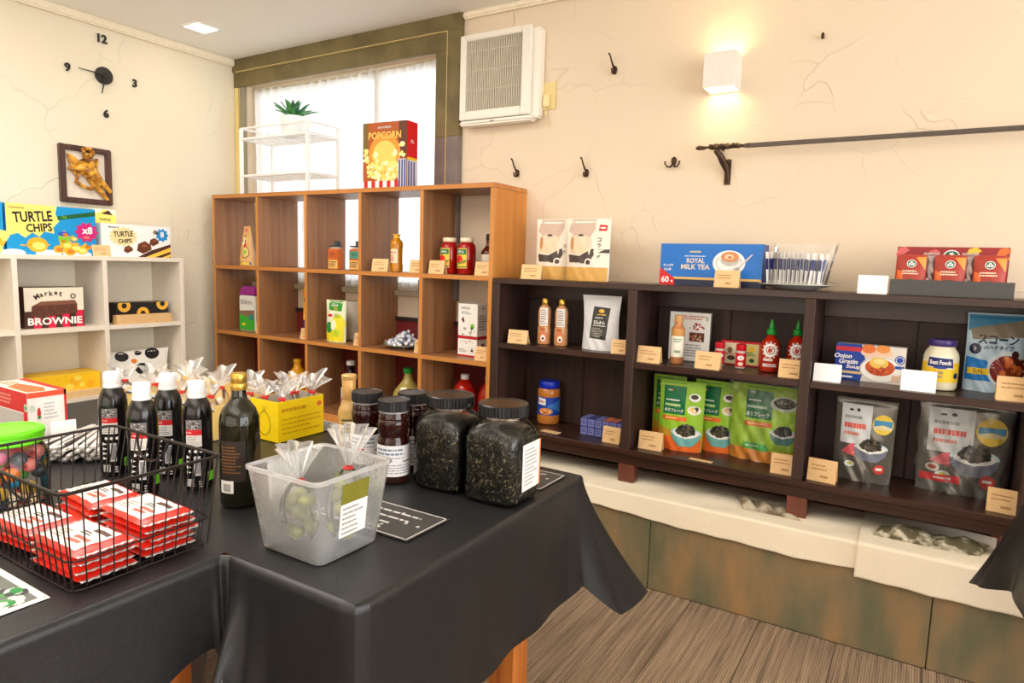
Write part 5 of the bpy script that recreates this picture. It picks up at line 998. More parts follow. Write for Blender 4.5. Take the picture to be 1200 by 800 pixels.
def f_scone(p, w_, h):
    p.poly([(-w_/2+.004, h*.98), (w_/2-.004, h*.98), (w_/2-.004, h*.76), (.0, h*.68), (-w_/2+.004, h*.78)], mat((60, 150, 200)), 1); p.poly([(-.10, h*.80), (w_/2-.004, h*.94), (w_/2-.004, h*.72), (-.09, h*.66)], mat((150, 140, 120)), 1.6)
    p.t('スコーン', .005, h*.67, .032, NVY, 3, w=.15); p.t('ハードタイプ', .01, h*.57, .016, NVY, 3, w=.11); p.e(-.078, h*.545, .022, .018, NVY, 3); p.s('新', -.078, h*.545, .018, WH, 4)
    p.poly([(-w_/2+.004, h*.44), (-.03, h*.40), (0, h*.14), (-w_/2+.004, h*.14)], mat((30, 130, 214)), 1.4); p.e(.05, h*.30, .080, .062, mat((214, 226, 236)), 3, n=26); p.e(.05, h*.29, .068, .050, mat((130, 30, 18)), 4, n=26)
    p.blobs(.045, h*.33, .045, .03, 12, [mat((214, 110, 50)), mat((236, 150, 70)), mat((150, 60, 24))], 5, 4, .5); p.blobs(.085, h*.44, .02, .02, 6, [CHOD, CHOC], 5, 2, .6)
    p.r(-.10, h*.22, -.02, h*.30, mat((250, 206, 40)), 6); p.s('50%増', -.06, h*.26, .016, BK, 7)
pouch('snack_bag', 'large light blue スコーン snack bag at the right edge of the right unit', 'bag', .222, 2.728, zm, .170, .262, .06, mat((196, 222, 240), .25, bump=.5, sc=10), R(3), lambda p, w_, h: (setattr(p, 'fn', (lambda g: (lambda u, v, l: g(u*.76, v, l)))(p.fn)), f_scone(p, .223, h)), waist=.04, wr=.005)
price_card(.272, 2.552, zm, 'kraft price card before the light blue snack bag', .100, .076, seed=51, rz=R(3))
SIL = mat((112, 108, 100), .2, .35, bump=.3, sc=9); WT = mat((214, 216, 218), .35)
def f_sil(p, w_, h, small=True):
    p.r(-w_*.40, h*.45, w_*.11, h*.93, WT, 1.5); p.e(-w_*.24, h*.86, w_*.04, .004, BK, 2.5); p.e(-w_*.12, h*.865, w_*.03, .006, BK, 2.5)
    p.lines(-w_*.34, h*.74, w_*.06, h*.80, 1, mat((150, 150, 150)), 2.5, 3, .6, 1); p.lines(-w_*.34, h*.62, w_*.05, h*.70, 1, mat((226, 80, 60)), 2.5, 6, .75, 1); p.lines(-w_*.34, h*.54, w_*.04, h*.60, 1, mat((214, 120, 100)), 2.5, 9, .6, .9)
    p.e(w_*.30, h*.72, w_*.17, w_*.18, mat((240, 206, 70)), 2, n=26); p.r(w_*.15, h*.68, w_*.45, h*.77, mat((70, 150, 190)), 3); p.poly([(w_*.15, h*.69), (w_*.3, h*.72), (w_*.45, h*.69), (w_*.44, h*.66), (w_*.16, h*.66)], mat((236, 220, 170)), 4)
    bowl(p, w_*.14, h*.42, w_*.28, mat((80, 60, 60)), 5, False, mat((120, 124, 140)))
    p.poly([(-w_*.36, h*.34), (-w_*.22, h*.44), (-w_*.14, h*.46), (-w_*.13, h*.30), (-w_*.24, h*.32)], mat((214, 90, 100)), 4); p.poly([(-w_*.30, h*.30), (-w_*.12, h*.36), (-w_*.12, h*.34)], mat((236, 130, 130)), 4.5)
    p.e(-w_*.20, h*.20, w_*.09, w_*.055, mat((206, 216, 206)), 4); p.e(-w_*.20, h*.205, w_*.04, w_*.025, mat((190, 180, 60)), 5); p.e(w_*.30, h*.18, w_*.09, w_*.085, mat((206, 60, 50)), 6); p.r(w_*.25, h*.17, w_*.35, h*.20, WH, 7)
pouch('furikake_pouch', 'silver grey pouch with rice bowl print, smaller left one in the right unit', 'pouch', -.135, 2.665, zb_, .195, .296, .05, SIL, R(-4), f_sil, waist=.03, wr=.003)
def f_sil2(p, w_, h):
    f_sil(p, w_, h); p.r(-w_*.46, h*.12, w_*.0, h*.20, RD, 6); p.lines(-w_*.3, h*.14, -w_*.02, h*.18, 1, mat((250, 214, 206)), 7, 3, .6, 1); p.e(-w_*.32, h*.27, w_*.08, w_*.055, mat((206, 200, 190)), 7); p.e(-w_*.32, h*.275, w_*.05, w_*.03, mat((150, 60, 40)), 8)
pouch('furikake_pouch', 'larger silver grey pouch with rice bowl print, film-wrapped, right unit', 'pouch', .160, 2.710, zb_, .262, .314, .05, SIL, R(2), f_sil2, waist=.02, wr=.003)
film_over(.160, 2.710, zb_+.001, .272, .322, .075, R(2), 'clear film wrapper around the larger silver grey pouch')
price_card(-.252, 2.548, zb_, 'kraft price card left of the smaller silver grey pouch', .096, .080, seed=52, rz=R(-6))
price_card(.272, 2.560, zb_, 'kraft price card before the larger silver grey pouch', .082, .076, seed=53, rz=R(-4))
# ================================================================== tables and vinyl cloths
VN = two_tone((27, 27, 28), (33, 33, 34), 140, .40, bump=.15)
VN.node_tree.nodes['Principled BSDF'].inputs['Specular IOR Level'].default_value = .45
TW = wood((160, 84, 30), (206, 126, 56), 'Z', .45); TWX = wood((160, 84, 30), (206, 126, 56), 'X', .45)
TZ = .700
def table(lab, x0, y0, x1, y1, legs):
    t = thing('table', lab, 'table', ((x0+x1)/2, (y0+y1)/2, 0)); cx, cy = (x0+x1)/2, (y0+y1)/2
    MB().box(x0-cx+.004, y0-cy+.004, .668, x1-cx-.004, y1-cy-.004, .694, TWX).build('tabletop', t, smooth=False)
    for lx, ly in legs: MB().box(lx-cx-.0375, ly-cy-.035, 0, lx-cx+.0375, ly-cy+.035, .668, TW).build('leg', t, smooth=False, bevel=.002, seg=1)
    return t
table('wooden table under the black vinyl cloth, its leg showing below the hem at centre', -1.60, .745, -.735, 1.553, ((-.825, 1.375), (-1.5, .85), (-1.5, 1.46), (-.83, .84)))
table('wooden table under the left black vinyl cloth, its leg just visible at the bottom edge', -2.60, -.30, -1.605, 1.553, ((-2.5, -.2), (-2.5, 1.45), (-1.7, 1.45), (-1.7, -.2)))
table('wooden side table under the left black cloth, nearest the camera', -1.60, -.30, -1.075, .738, ((-1.155, .665), (-1.155, -.2), (-1.52, -.2)))
def skirt_cloth(nm, lab, path, top_polys, seed=1, zt=TZ):
    """path: control points (x, y, nx, ny, drop, flare) around the hanging edge, smoothly sampled"""
    b = MB()
    for (x0, y0, x1, y1) in top_polys:
        b.grid(lambda u, v: (x0+(x1-x0)*u, y0+(y1-y0)*v, zt+.0009*sin((x0+(x1-x0)*u)*23+seed)*sin((y0+(y1-y0)*v)*17)), max(2, int((x1-x0)*30)), max(2, int((y1-y0)*30)), VN)
    pts = []
    for i in range(len(path)-1):
        a, c = path[i], path[i+1]; n = max(3, int((Vector(a[:2])-Vector(c[:2])).length/.012)+10)
        for k in range(n): s_ = k/n; e_ = s_*s_*(3-2*s_); pts.append([a[0]+(c[0]-a[0])*s_, a[1]+(c[1]-a[1])*s_]+[a[j]+(c[j]-a[j])*e_ for j in range(2, 6)])
    pts.append(list(path[-1])); NV = 22; vs = []; fs = []
    L_ = 0
    for i, p in enumerate(pts):
        if i: L_ += (Vector(p[:2])-Vector(pts[i-1][:2])).length
        nn = Vector((p[2], p[3])); nn = nn.normalized() if nn.length > .01 else Vector((1, 0))
        for j in range(NV+1):
            t = j/NV; rd_ = .012; wv = .006*sin(L_*15+seed)*t+.004*sin(L_*37+seed*2)*t*t
            if t < .12: a = t/.12*pi/2; off = rd_*sin(a); z = zt-rd_*(1-cos(a))
            else: q = (t-.12)/.88; off = rd_+p[5]*q**1.3+wv*q; z = zt-rd_-(p[4]-rd_)*q
            vs.append((p[0]+nn.x*off, p[1]+nn.y*off, z))
    n = NV+1
    for i in range(len(pts)-1):
        for j in range(NV): fs.append((i*n+j, i*n+j+1, (i+1)*n+j+1, (i+1)*n+j))
    b.add(vs, fs, VN); o = b.build(nm, ang=180, weld=True); return tag(o, lab, 'tablecloth')
skirt_cloth('tablecloth', 'black vinyl cloth over the L-shaped tables at left and centre, corner hanging at right',
    [(-2.61, 1.565, -1, .2, .30, .01), (-2.3, 1.565, 0, 1, .30, .02), (-1.5, 1.565, 0, 1, .32, .02), (-.85, 1.565, 0, 1, .30, .02), (-.765, 1.565, .35, 1, .27, .05), (-.735, 1.562, .9, .9, .345, .215), (-.731, 1.545, 1, .30, .36, .13), (-.730, 1.50, 1, .0, .27, .035), (-.730, 1.44, 1, 0, .29, .012),
     (-.730, 1.1, 1, 0, .315, .010), (-.730, .82, 1, 0, .35, .018), (-.732, .762, 1, -.15, .37, .022), (-.738, .744, .7, -.7, .40, .035), (-.76, .740, .1, -1, .38, .012), (-.85, .740, 0, -1, .36, .004), (-.92, .740, 0, -1, .345, .012),
     (-.97, .739, .0, -1, .36, .05), (-1.02, .739, .3, -1, .36, .16), (-1.050, .738, .75, -.75, .31, .14), (-1.066, .728, .9, -.5, .25, .035), (-1.067, .70, 1, 0, .165, .012), (-1.067, .5, 1, 0, .205, .018), (-1.067, .2, 1, 0, .26, .012), (-1.067, -.28, 1, 0, .28, .01), (-1.08, -.31, .7, -.7, .3, .04), (-2.6, -.31, 0, -1, .3, .01)],
    [(-2.61, -.31, -1.067, .74), (-2.61, .74, -.730, 1.565)], 2)
# second table at the right edge of the frame
def cloth2():
    t = table('wooden table beyond the right photo edge, under its own black cloth', .29, 1.30, 1.3, 2.10, ((1.2, 1.4), (1.2, 2.0), (.40, 1.4), (.40, 2.0)))
    t.location.z = .04
    for c_ in t.children:
        if c_.name.startswith('leg'): c_.data.transform(Matrix.Translation((0, 0, -.04)))
    skirt_cloth('tablecloth', 'black vinyl cloth corner hanging in at the right photo edge', [(1.31, 2.11, 1, 1, .3, .01), (.7, 2.11, 0, 1, .26, .02), (.40, 2.11, 0, 1, .28, .02), (.32, 2.108, -.2, 1, .30, .03), (.286, 2.102, -.95, .35, .32, .10), (.281, 2.07, -1, .1, .30, .075), (.281, 1.98, -1, 0, .26, .015), (.281, 1.7, -1, 0, .3, .01), (.281, 1.31, -1, 0, .3, .01), (.29, 1.29, -.7, -.7, .32, .03), (1.31, 1.29, 0, -1, .3, .01)],
        [(.281, 1.29, 1.31, 2.11)], 4, .745)
cloth2()
tag(MB().grid(lambda u, v: (-1.46+.30*u+.02*sin(v*5), .775+.015*sin(u*17)+.012*sin(v*14+u*9), .002+.60*v), 30, 24, mat((150, 150, 154), .7, bump=.3)).build('grey_cover', ang=180), 'grey fabric cover hanging under the tables beside the wooden leg', 'cover')
# ------------------------------------------------------------------ menus
def menu(x0, y0, x1, y1, lab, paper, ink, seed=1, photo=False):
    z = TZ+.0022; cx, cy = (x0+x1)/2, (y0+y1)/2; w_, h = x1-x0, y1-y0
    o = MB().box(-w_/2, -h/2, 0, w_/2, h/2, .0008, paper).build('menu_card', loc=(cx, cy, z), smooth=False); tag(o, lab, 'menu')
    p = Print(top(.0009), 1, .0002)
    for a in ((-w_/2+.004, -h/2+.004, w_/2-.004, -h/2+.007), (-w_/2+.004, h/2-.007, w_/2-.004, h/2-.004), (-w_/2+.004, -h/2+.004, -w_/2+.007, h/2-.004), (w_/2-.007, -h/2+.004, w_/2-.004, h/2-.004)): p.r(*a, ink, 1)
    if photo:
        p.r(-w_/2+.012, -h/2+.012, w_/2-.012, h/2-.012, mat((110, 116, 108)), 1); rr = random.Random(seed)
        p.blobs(.0, 0, w_/2-.03, h/2-.03, 60, [GRN, mat((90, 150, 90)), mat((206, 210, 206)), mat((60, 70, 66)), mat((170, 176, 170))], 2, 4, .16); p.blobs(w_*.3, h*.22, w_*.16, h*.18, 40, [GRN, mat((90, 150, 90)), mat((206, 210, 206)), mat((60, 70, 66))], 2.5, 6, .3)
    else:
        rr = random.Random(seed)
        for i in range(4): p.lines(-w_*.40+.0*i, -h*.38+h*.19*i, w_*.42, -h*.30+h*.19*i, 1, ink, 1, seed+i, .6)
        for i in range(9): p.star(rr.uniform(-w_*.35, w_*.4), rr.uniform(-h*.35, h*.35), .006, .003, 4, ink, 2)
    p.build('printed_sheet', o); return o
CB_ = mat((66, 62, 60), .5); CI = mat((214, 210, 206), .5)
menu(-1.09, .968, -.822, 1.110, 'dark chalk-style menu card right of the clear olive bin', CB_, CI, 3)
menu(-.955, 1.388, -.755, 1.530, 'dark chalk-style menu card behind the big square jars at the table corner', CB_, CI, 5)
menu(-1.72, 1.47, -1.50, 1.552, 'dark menu card at the back table edge beside the yellow box', CB_, CI, 7)
menu(-1.42, .285, -1.138, .478, 'white-bordered photo menu card before the wire basket at the left edge', mat((226, 224, 222)), mat((240, 240, 240)), 9, True)
# ------------------------------------------------------------------ wire basket
T0 = TZ+.0025
bk = thing('wire_basket', 'black wire basket of red packets on the black cloth at left', 'basket', (-1.305, .622, T0))
WM = mat((40, 32, 28), .4, .6)
bx0, bx1, by0, by1 = -.185, .185, -.119, .117; rx0, rx1, ry0, ry1 = -.192, .190, -.133, .147; RH = .168
def rr_pts(x0, x1, y0, y1, z, r=.018, n=5):
    o = []
    for cx, cy, a0 in ((x1-r, y1-r, 0), (x0+r, y1-r, pi/2), (x0+r, y0+r, pi), (x1-r, y0+r, 3*pi/2)):
        for k in range(n+1): a = a0+pi/2*k/n; o.append((cx+r*cos(a), cy+r*sin(a), z))
    return o
MB().tube(rr_pts(rx0, rx1, ry0, ry1, RH), .0032, WM, 8, True).build('rim', bk)
def wires(nm, lines_, r=.0013):
    b = MB()
    for a in lines_: b.tube(a, r, WM, 5)
    o = b.build(nm, bk); o['kind'] = 'stuff'; return o
L1 = []
nx, ny = 17, 11
for k in range(nx+1):
    s_ = k/nx
    for (yb, yr) in ((by0, ry0), (by1, ry1)): L1.append([(rx0+(rx1-rx0)*s_*.96+.008, yr, RH), (bx0+(bx1-bx0)*s_, yb, .002)])
for k in range(ny+1):
    s_ = k/ny
    for (xb, xr) in ((bx0, rx0), (bx1, rx1)): L1.append([(xr, ry0+.008+(ry1-ry0-.016)*s_, RH), (xb, by0+(by1-by0)*s_, .002)])
wires('side_wires', L1)
L2 = []
for q in (.30, .0): L2.append([tuple(p) for p in rr_pts(bx0+(rx0-bx0)*q, bx1+(rx1-bx1)*q, by0+(ry0-by0)*q, by1+(ry1-by1)*q, .002+RH*q)]+[tuple(rr_pts(bx0+(rx0-bx0)*q, bx1+(rx1-bx1)*q, by0+(ry0-by0)*q, by1+(ry1-by1)*q, .002+RH*q)[0])])
wires('hoop_wires', L2, .0017)
wires('bottom_wires', [[(bx0+(bx1-bx0)*k/nx, by0, .0015), (bx0+(bx1-bx0)*k/nx, by1, .0015)] for k in range(1, nx)])
for sy, ox in ((ry0, .02), (ry1, -.03)):
    pts = []
    for k in range(17):
        a = pi*k/16; s_ = 1 if sy < 0 else -1; pts.append((ox+.055*cos(a), sy-s_*(-.004)-s_*-.012*sin(a), RH-.046*sin(a)))
    MB().tube(pts, .0024, WM, 7).build('handle', bk)
# ------------------------------------------------------------------ red packets
RP = mat((222, 44, 30), .28, bump=.35, sc=22); SVR = mat((214, 206, 204), .25, .35, bump=.6, sc=50); WL = mat((244, 238, 232), .4)
def packet():
    t = thing('red_packet', 'x', 'packet', (0, 0, -5), 0)
    W_, D_, H_ = .150, .098, .0135
    def f(sg): return lambda u, v: ((u-.5)*W_, (v-.5)*D_, H_/2+sg*(H_/2)*(max(0, 1-abs(2*u-1)**5)**.6)*(max(0, 1-abs(2*v-1)**6)**.6)+.0006*sin(u*25+v*13)*sg)
    MB().grid(f(1), 16, 12, RP).grid(f(-1), 16, 12, RP, flip=True).build('packet_body', t, weld=True, ang=80)
    b = MB()
    for s_ in (1, -1):
        o = MB().grid(lambda u, v: (s_*(W_/2-.004+.012*u), (v-.5)*(D_-.004), H_/2+.0010*sin(v*40)*u), 2, 26, SVR, flip=s_ < 0).build('crimped_end', t, ang=180); m = o.modifiers.new('s', 'SOLIDIFY'); m.thickness = .0006
    F = f(1); p = Print(lambda u, v, h: (lambda q: (q[0], q[1], q[2]+h+.0004))(F(u/W_+.5, v/D_+.5)), 6, .0004, True)
    p.r(-.060, -.040, .058, .038, WL, 1); p.lines(-.05, -.030, -.005, .0, 4, mat((170, 160, 150)), 2, 3); p.lines(.0, -.03, .05, -.005, 2, mat((226, 110, 90)), 2, 6, .7, 1); p.r(.005, .016, .05, .026, mat((90, 60, 50)), 2); p.lines(-.01, .0, .03, .012, 2, BK, 2, 8); p.t('CRISP' if 0 else 'O', -.04, .02, .010, RD, 2) if 0 else None
    p.build('label', t); return t
pk0 = packet(); first = True; rr = random.Random(4)
stacks = [('right', -1.212, .680, 5, 0), ('front', -1.212, .562, 4, 0), ('back', -1.408, .690, 4, R(-6)), ('left', -1.400, .568, 3, R(5))]
for nm, x, y, n, a in stacks:
    for k in range(n):
        if first: c_ = pk0
        else: c_ = copy_thing(pk0, (0, 0, 0))
        first = False; jit = 1 if k < n-1 else 0
        tilt = (.0, 0)
        c_.location = (x+rr.uniform(-.004, .004), y+rr.uniform(-.003, .003)*(1 if nm != 'front' else .5), T0+.004+.0142*k); c_.rotation_euler = (0, 0, a+R(rr.uniform(-3, 3)))
        c_['label'] = f'red packet with a white label, topmost of the {nm} stack in the wire basket' if k == n-1 else f'red packet {("lowest", "second from the bottom", "third from the bottom", "fourth from the bottom")[k]} in the {nm} stack of the wire basket'
        c_['group'] = f'red packets in the {nm} stack of the basket'
# ------------------------------------------------------------------ spray bottles
SBK = mat((20, 19, 20), .16); LG2 = mat((120, 214, 40), .4); LGY = mat((206, 204, 202), .5)
def l_spray(p):
    p.r(-.030, .145, .006, .168, mat((120, 116, 114)), 1); p.blobs(-.012, .156, .016, .010, 26, [BK, LGY], 2, 3, .16)
    p.r(-.030, .132, .006, .145, RD, 1); p.s('OIL', -.022, .1385, .004, WH, 2, w=.014); p.r(-.030, .105, .006, .132, mat((236, 232, 228)), 1); p.lines(-.027, .108, .003, .130, 5, INKG, 2, 3, .4)
    for i in range(3): p.e(-.020+.012*i, .094, .004, .004, WH, 1, n=8);
    for i in range(4): p.poly([(-.030, .040+.012*i), (-.018, .044+.012*i), (-.030, .048+.012*i)], WH, 1)
    p.r(-.012, .036, .002, .082, mat((226, 226, 226)), 1)
    for i in range(7): p.r(-.009+.0015*i, .040, -.0083+.0015*i, .078, BK, 2)
    p.r(-.030, .010, -.012, .028, LGY, 1); p.r(.018, .020, .038, .042, LG2, 1)
    for i in range(3): p.r(-.002+.0, .008+.006*i, .004, .011+.006*i, WH, 1)
def spray(x, y, lab, rz):
    r = .0325; t = thing('spray_oil_bottle', lab, 'bottle', (x, y, T0), rz, 'black spray oil bottles')
    MB().lathe([(.024, 0), (.0305, .001), (.0325, .006), (.0325, .172), (.0315, .186), (.028, .200), (.022, .212), (.018, .218)], SBK, 32).build('bottle_body', t)
    MB().lathe([(.0185, .216), (.0195, .218), (.0190, .250), (.0175, .254), (.016, .255)], mat((240, 240, 240), .35), 28).lathe([(.0200, .216), (.0205, .217), (.0205, .222), (.0200, .223)], mat((236, 236, 236), .35), 28).build('cap', t)
    p = Print(cyl(.0326), 10, .0003); l_spray(p); p.build('label', t)
spray(-1.687, .868, 'black spray oil bottle with a white cap, leftmost of the four', R(66)); spray(-1.497, .834, 'black spray oil bottle with a white cap, second from left and nearest the basket', R(64))
spray(-1.568, .938, 'black spray oil bottle with a white cap, third from left, standing further back', R(63)); spray(-1.428, .925, 'black spray oil bottle with a white cap, rightmost, beside the olive oil bottle', R(61))
# olive oil bottle
OG = mat((26, 24, 8), .06, n=.2); OGU = mat((52, 48, 16), .06)
t = thing('olive_oil_bottle', 'dark glass olive oil bottle with a gold cap between spray bottles and clear bin', 'bottle', (-1.262, .917, T0), R(62))
MB().lathe([(.030, 0), (.040, .001), (.0425, .006), (.0425, .180), (.0405, .198), (.035, .214), (.026, .226), (.018, .236), (.0155, .246), (.015, .262)], OG, 36).build('bottle_body', t)
MB().lathe([(.0165, .256), (.017, .257), (.017, .270), (.0162, .271), (.017, .272), (.017, .290), (.0155, .293)], GOLD, 28).lathe([(.0172, .263), (.0176, .2635), (.0176, .265), (.0172, .2655)], GOLD, 28).build('cap', t)
p = Print(cyl(.0427), 10, .0003); p.r(-.052, .060, .006, .150, mat((38, 30, 26)), 1)
for i in range(9): p.lines(-.048, .078+.007*i, .0, .082+.007*i, 1, mat((150, 104, 50), .4, .4), 2, i, .6, .95)
p.r(.030, .060, .072, .150, mat((44, 34, 26)), 1)
for i in range(5): p.ring(.050, .105, .006+.0045*i, .0072+.0045*i, mat((150, 116, 60), .4, .4), 2, 22, 1.3)
p.r(-.052, .034, -.020, .062, WH, 3)
for i in range(9): p.r(-.044+.002*i, .038, -.0432+.002*i, .055, BK, 4)
p.build('label', t)
# ------------------------------------------------------------------ clear bin with olive bags
bn = thing('clear_bin', 'frosted clear plastic bin holding bags of olives on the table corner', 'bin', (-.950, .865, T0))
BM = clear((250, 252, 254), .20, .3)
bw, bd, tw_, td, bh = .080, .075, .096, .096, .163
def rsec(w_, d, z, r=.014): return rr_pts(-w_, w_, -d, d, z, r, 4)
def shell(secs, m, b):
    n = len(secs[0]); vs = [v for s_ in secs for v in s_]; fs = [(i*n+k, i*n+(k+1) % n, (i+1)*n+(k+1) % n, (i+1)*n+k) for i in range(len(secs)-1) for k in range(n)]; b.add(vs, fs, m); return b
b = MB(); secs = [rsec(bw-.004, bd-.004, .0), rsec(bw, bd, .004)]+[rsec(bw+(tw_-bw)*.82*q, bd+(td-bd)*.82*q, .004+.126*q) for q in (.33, .66, 1)]+[rsec(tw_-.002, td-.002, .142), rsec(tw_, td, .158)]
shell(secs, BM, b); n = len(secs[0]); b.add(secs[0], [tuple(range(n))], BM); b.build('bin_body', bn, ang=50)
b = MB(); shell([rsec(tw_, td, .156, .016), rsec(tw_+.004, td+.004, .157, .018), rsec(tw_+.004, td+.004, .163, .018), rsec(tw_-.001, td-.001, .164, .015), rsec(tw_-.003, td-.003, .158, .013)], clear((252, 253, 254), .34, .15), b); b.build('rim', bn, ang=50)
fx = lambda v: bw+(tw_-bw)*.82*min(1, max(0, (v-.004)/.126))+(.003 if v > .128 else 0)
p = Print(lambda u, v, h: (fx(v)+.0008+h, u, v));
p.r(-.035, .106, .032, .145, mat((128, 124, 40), .5), 1); p.r(-.035, .042, .032, .106, WH, 1)
for i in range(6): p.lines(-.030, .046+.0095*i, .028, .052+.0095*i, 1, INKG, 2, 11+i, .6, .9)
p.build('label', bn)
p = Print(lambda u, v, h: (-fx(v)-.0012+h*0, u, v)); p.r(-.045, .055, .030, .158, mat((244, 244, 242)), 1); p.r(-.046, .0, .046, .001, WH, 0) if 0 else None; p.build('paper_label', bn)
OLV = two_tone((120, 128, 52), (158, 160, 84), 30, .3); rr = random.Random(12)
olive0 = None
def olive_bag(x, y, z, r, h, lab, nol, sd, lean=(0, 0)):
    global olive0
    t = thing('olive_bag', lab, 'bag', (x, y, z))
    def fb(u, v):
        a = 2*pi*u; q = v*1.9
        if v < .55: w_ = r*(sin(pi*(.12+.88*v/.55)*.62)**.6)*(1-.62*(v/.55)**3); zz = h*.62*v/.55
        elif v < .62: w_ = .006; zz = h*(.62+.03)
        else: s_ = (v-.62)/.38; w_ = .006+.036*s_; zz = h*(.66+.34*s_)
        wr_ = 1+(.05+.5*max(0, v-.6))*sin(a*7+v*5+sd)+.05*sin(a*4+sd)
        return (w_*wr_*cos(a)+lean[0]*zz, w_*wr_*sin(a)*.85+lean[1]*zz, zz+.001)
    b = MB(); b.grid(fb, 54, 40, clear((246, 248, 246), .03, .10)); k_ = b.mi(clear((252, 252, 252), .22, .3)); b.m = [k_ if i//54 > 24 else q for i, q in enumerate(b.m)]; b.build('clear_film', t, ang=180)
    MB().tube([(lean[0]*h*.64+.0075*cos(a), lean[1]*h*.64+.0075*sin(a), h*.64) for a in [2*pi*k/10 for k in range(10)]], .003, RD, 6, True).tube([(lean[0]*h*.64+.006, lean[1]*h*.64-.006, h*.64), (lean[0]*h*.64+.014, lean[1]*h*.64-.014, h*.66)], .0025, RD, 6).build('red_tie', t)
    rr = random.Random(sd); placed = []
    for k in range(6000):
        if len(placed) >= nol: break
        rad = .015; a = rr.uniform(0, 2*pi); q = rr.uniform(0, r-rad-.004); zz = rr.uniform(rad+.002, h*.46);
        c = Vector((q*cos(a)+lean[0]*zz, q*sin(a)*.85+lean[1]*zz, zz))
        if all((c-o_).length > .0258 for o_ in placed): placed.append(c)
    for c in placed:
        w_ = Vector((x, y, z))+c
        if olive0 is None:
            olive0 = MB().ball((0, 0, 0), .0136, OLV, 14, 10, (1, 1, 1.12)).build('olive')
            tag(olive0, 'green olive inside one of the tied bags in the frosted clear bin', 'olive', 'green olives in the bags of the clear bin'); o_ = olive0
        else: o_ = olive0.copy(); COL.objects.link(o_)
        o_.location = w_; o_.rotation_euler = (rr.uniform(0, 1.5), rr.uniform(0, 1.5), 0)
olive_bag(-.985, .850, T0+.005, .048, .185, 'clear bag of green olives with a red tie, front left in the clear bin', 14, 3, (-.02, -.02))
olive_bag(-.925, .900, T0+.005, .044, .215, 'clear bag of green olives with a red tie, back right in the clear bin', 12, 5, (-.02, .12))
# ------------------------------------------------------------------ syrup jars with black ribbed lids
SY = mat((44, 16, 12), .07, n=.15); JL = mat((30, 30, 32), .32)
def syrup(x, y, lab, rz, s_=1):
    t = thing('syrup_jar', lab, 'jar', (x, y, T0), rz, 'dark syrup jars with black lids')
    pr = [(.030, 0), (.039, .001), (.0405, .006), (.0405, .100), (.0385, .108), (.036, .114), (.037, .120), (.040, .128), (.0405, .150), (.039, .156), (.0375, .158), (.039, .160), (.0385, .168), (.035, .176), (.034, .184)]
    MB().lathe(pr, SY, 36).build('jar_body', t)
    ribcap(.0405, .180, .206, JL, t); MB().lathe([(.0365, .174), (.0385, .175), (.0385, .179), (.0365, .180)], clear((240, 240, 244), .3), 32).build('collar', t)
    p = Print(cyl(.0406), 14, .0003); p.r(-.075, .018, .075, .096, mat((232, 230, 232)), 1); p.lines(-.05, .070, .05, .090, 2, mat((110, 130, 150)), 2, 3, .5, 1); p.r(-.030, .056, -.005, .060, RD, 2); p.r(.022, .054, .05, .057, mat((120, 30, 26)), 2); p.lines(-.05, .024, .05, .050, 4, INKG, 2, 5, .4, 1); p.lines(-.05, .062, .05, .068, 1, INKG, 2, 8, .4, 1)
    p.build('label', t)
syrup(-1.222, 1.275, 'dark syrup jar with a black ribbed lid, leftmost of the three', R(40)); syrup(-1.098, 1.240, 'dark syrup jar with a black ribbed lid, front one of the three', R(44)); syrup(-1.122, 1.342, 'dark syrup jar with a black ribbed lid, rear one of the three', R(36))
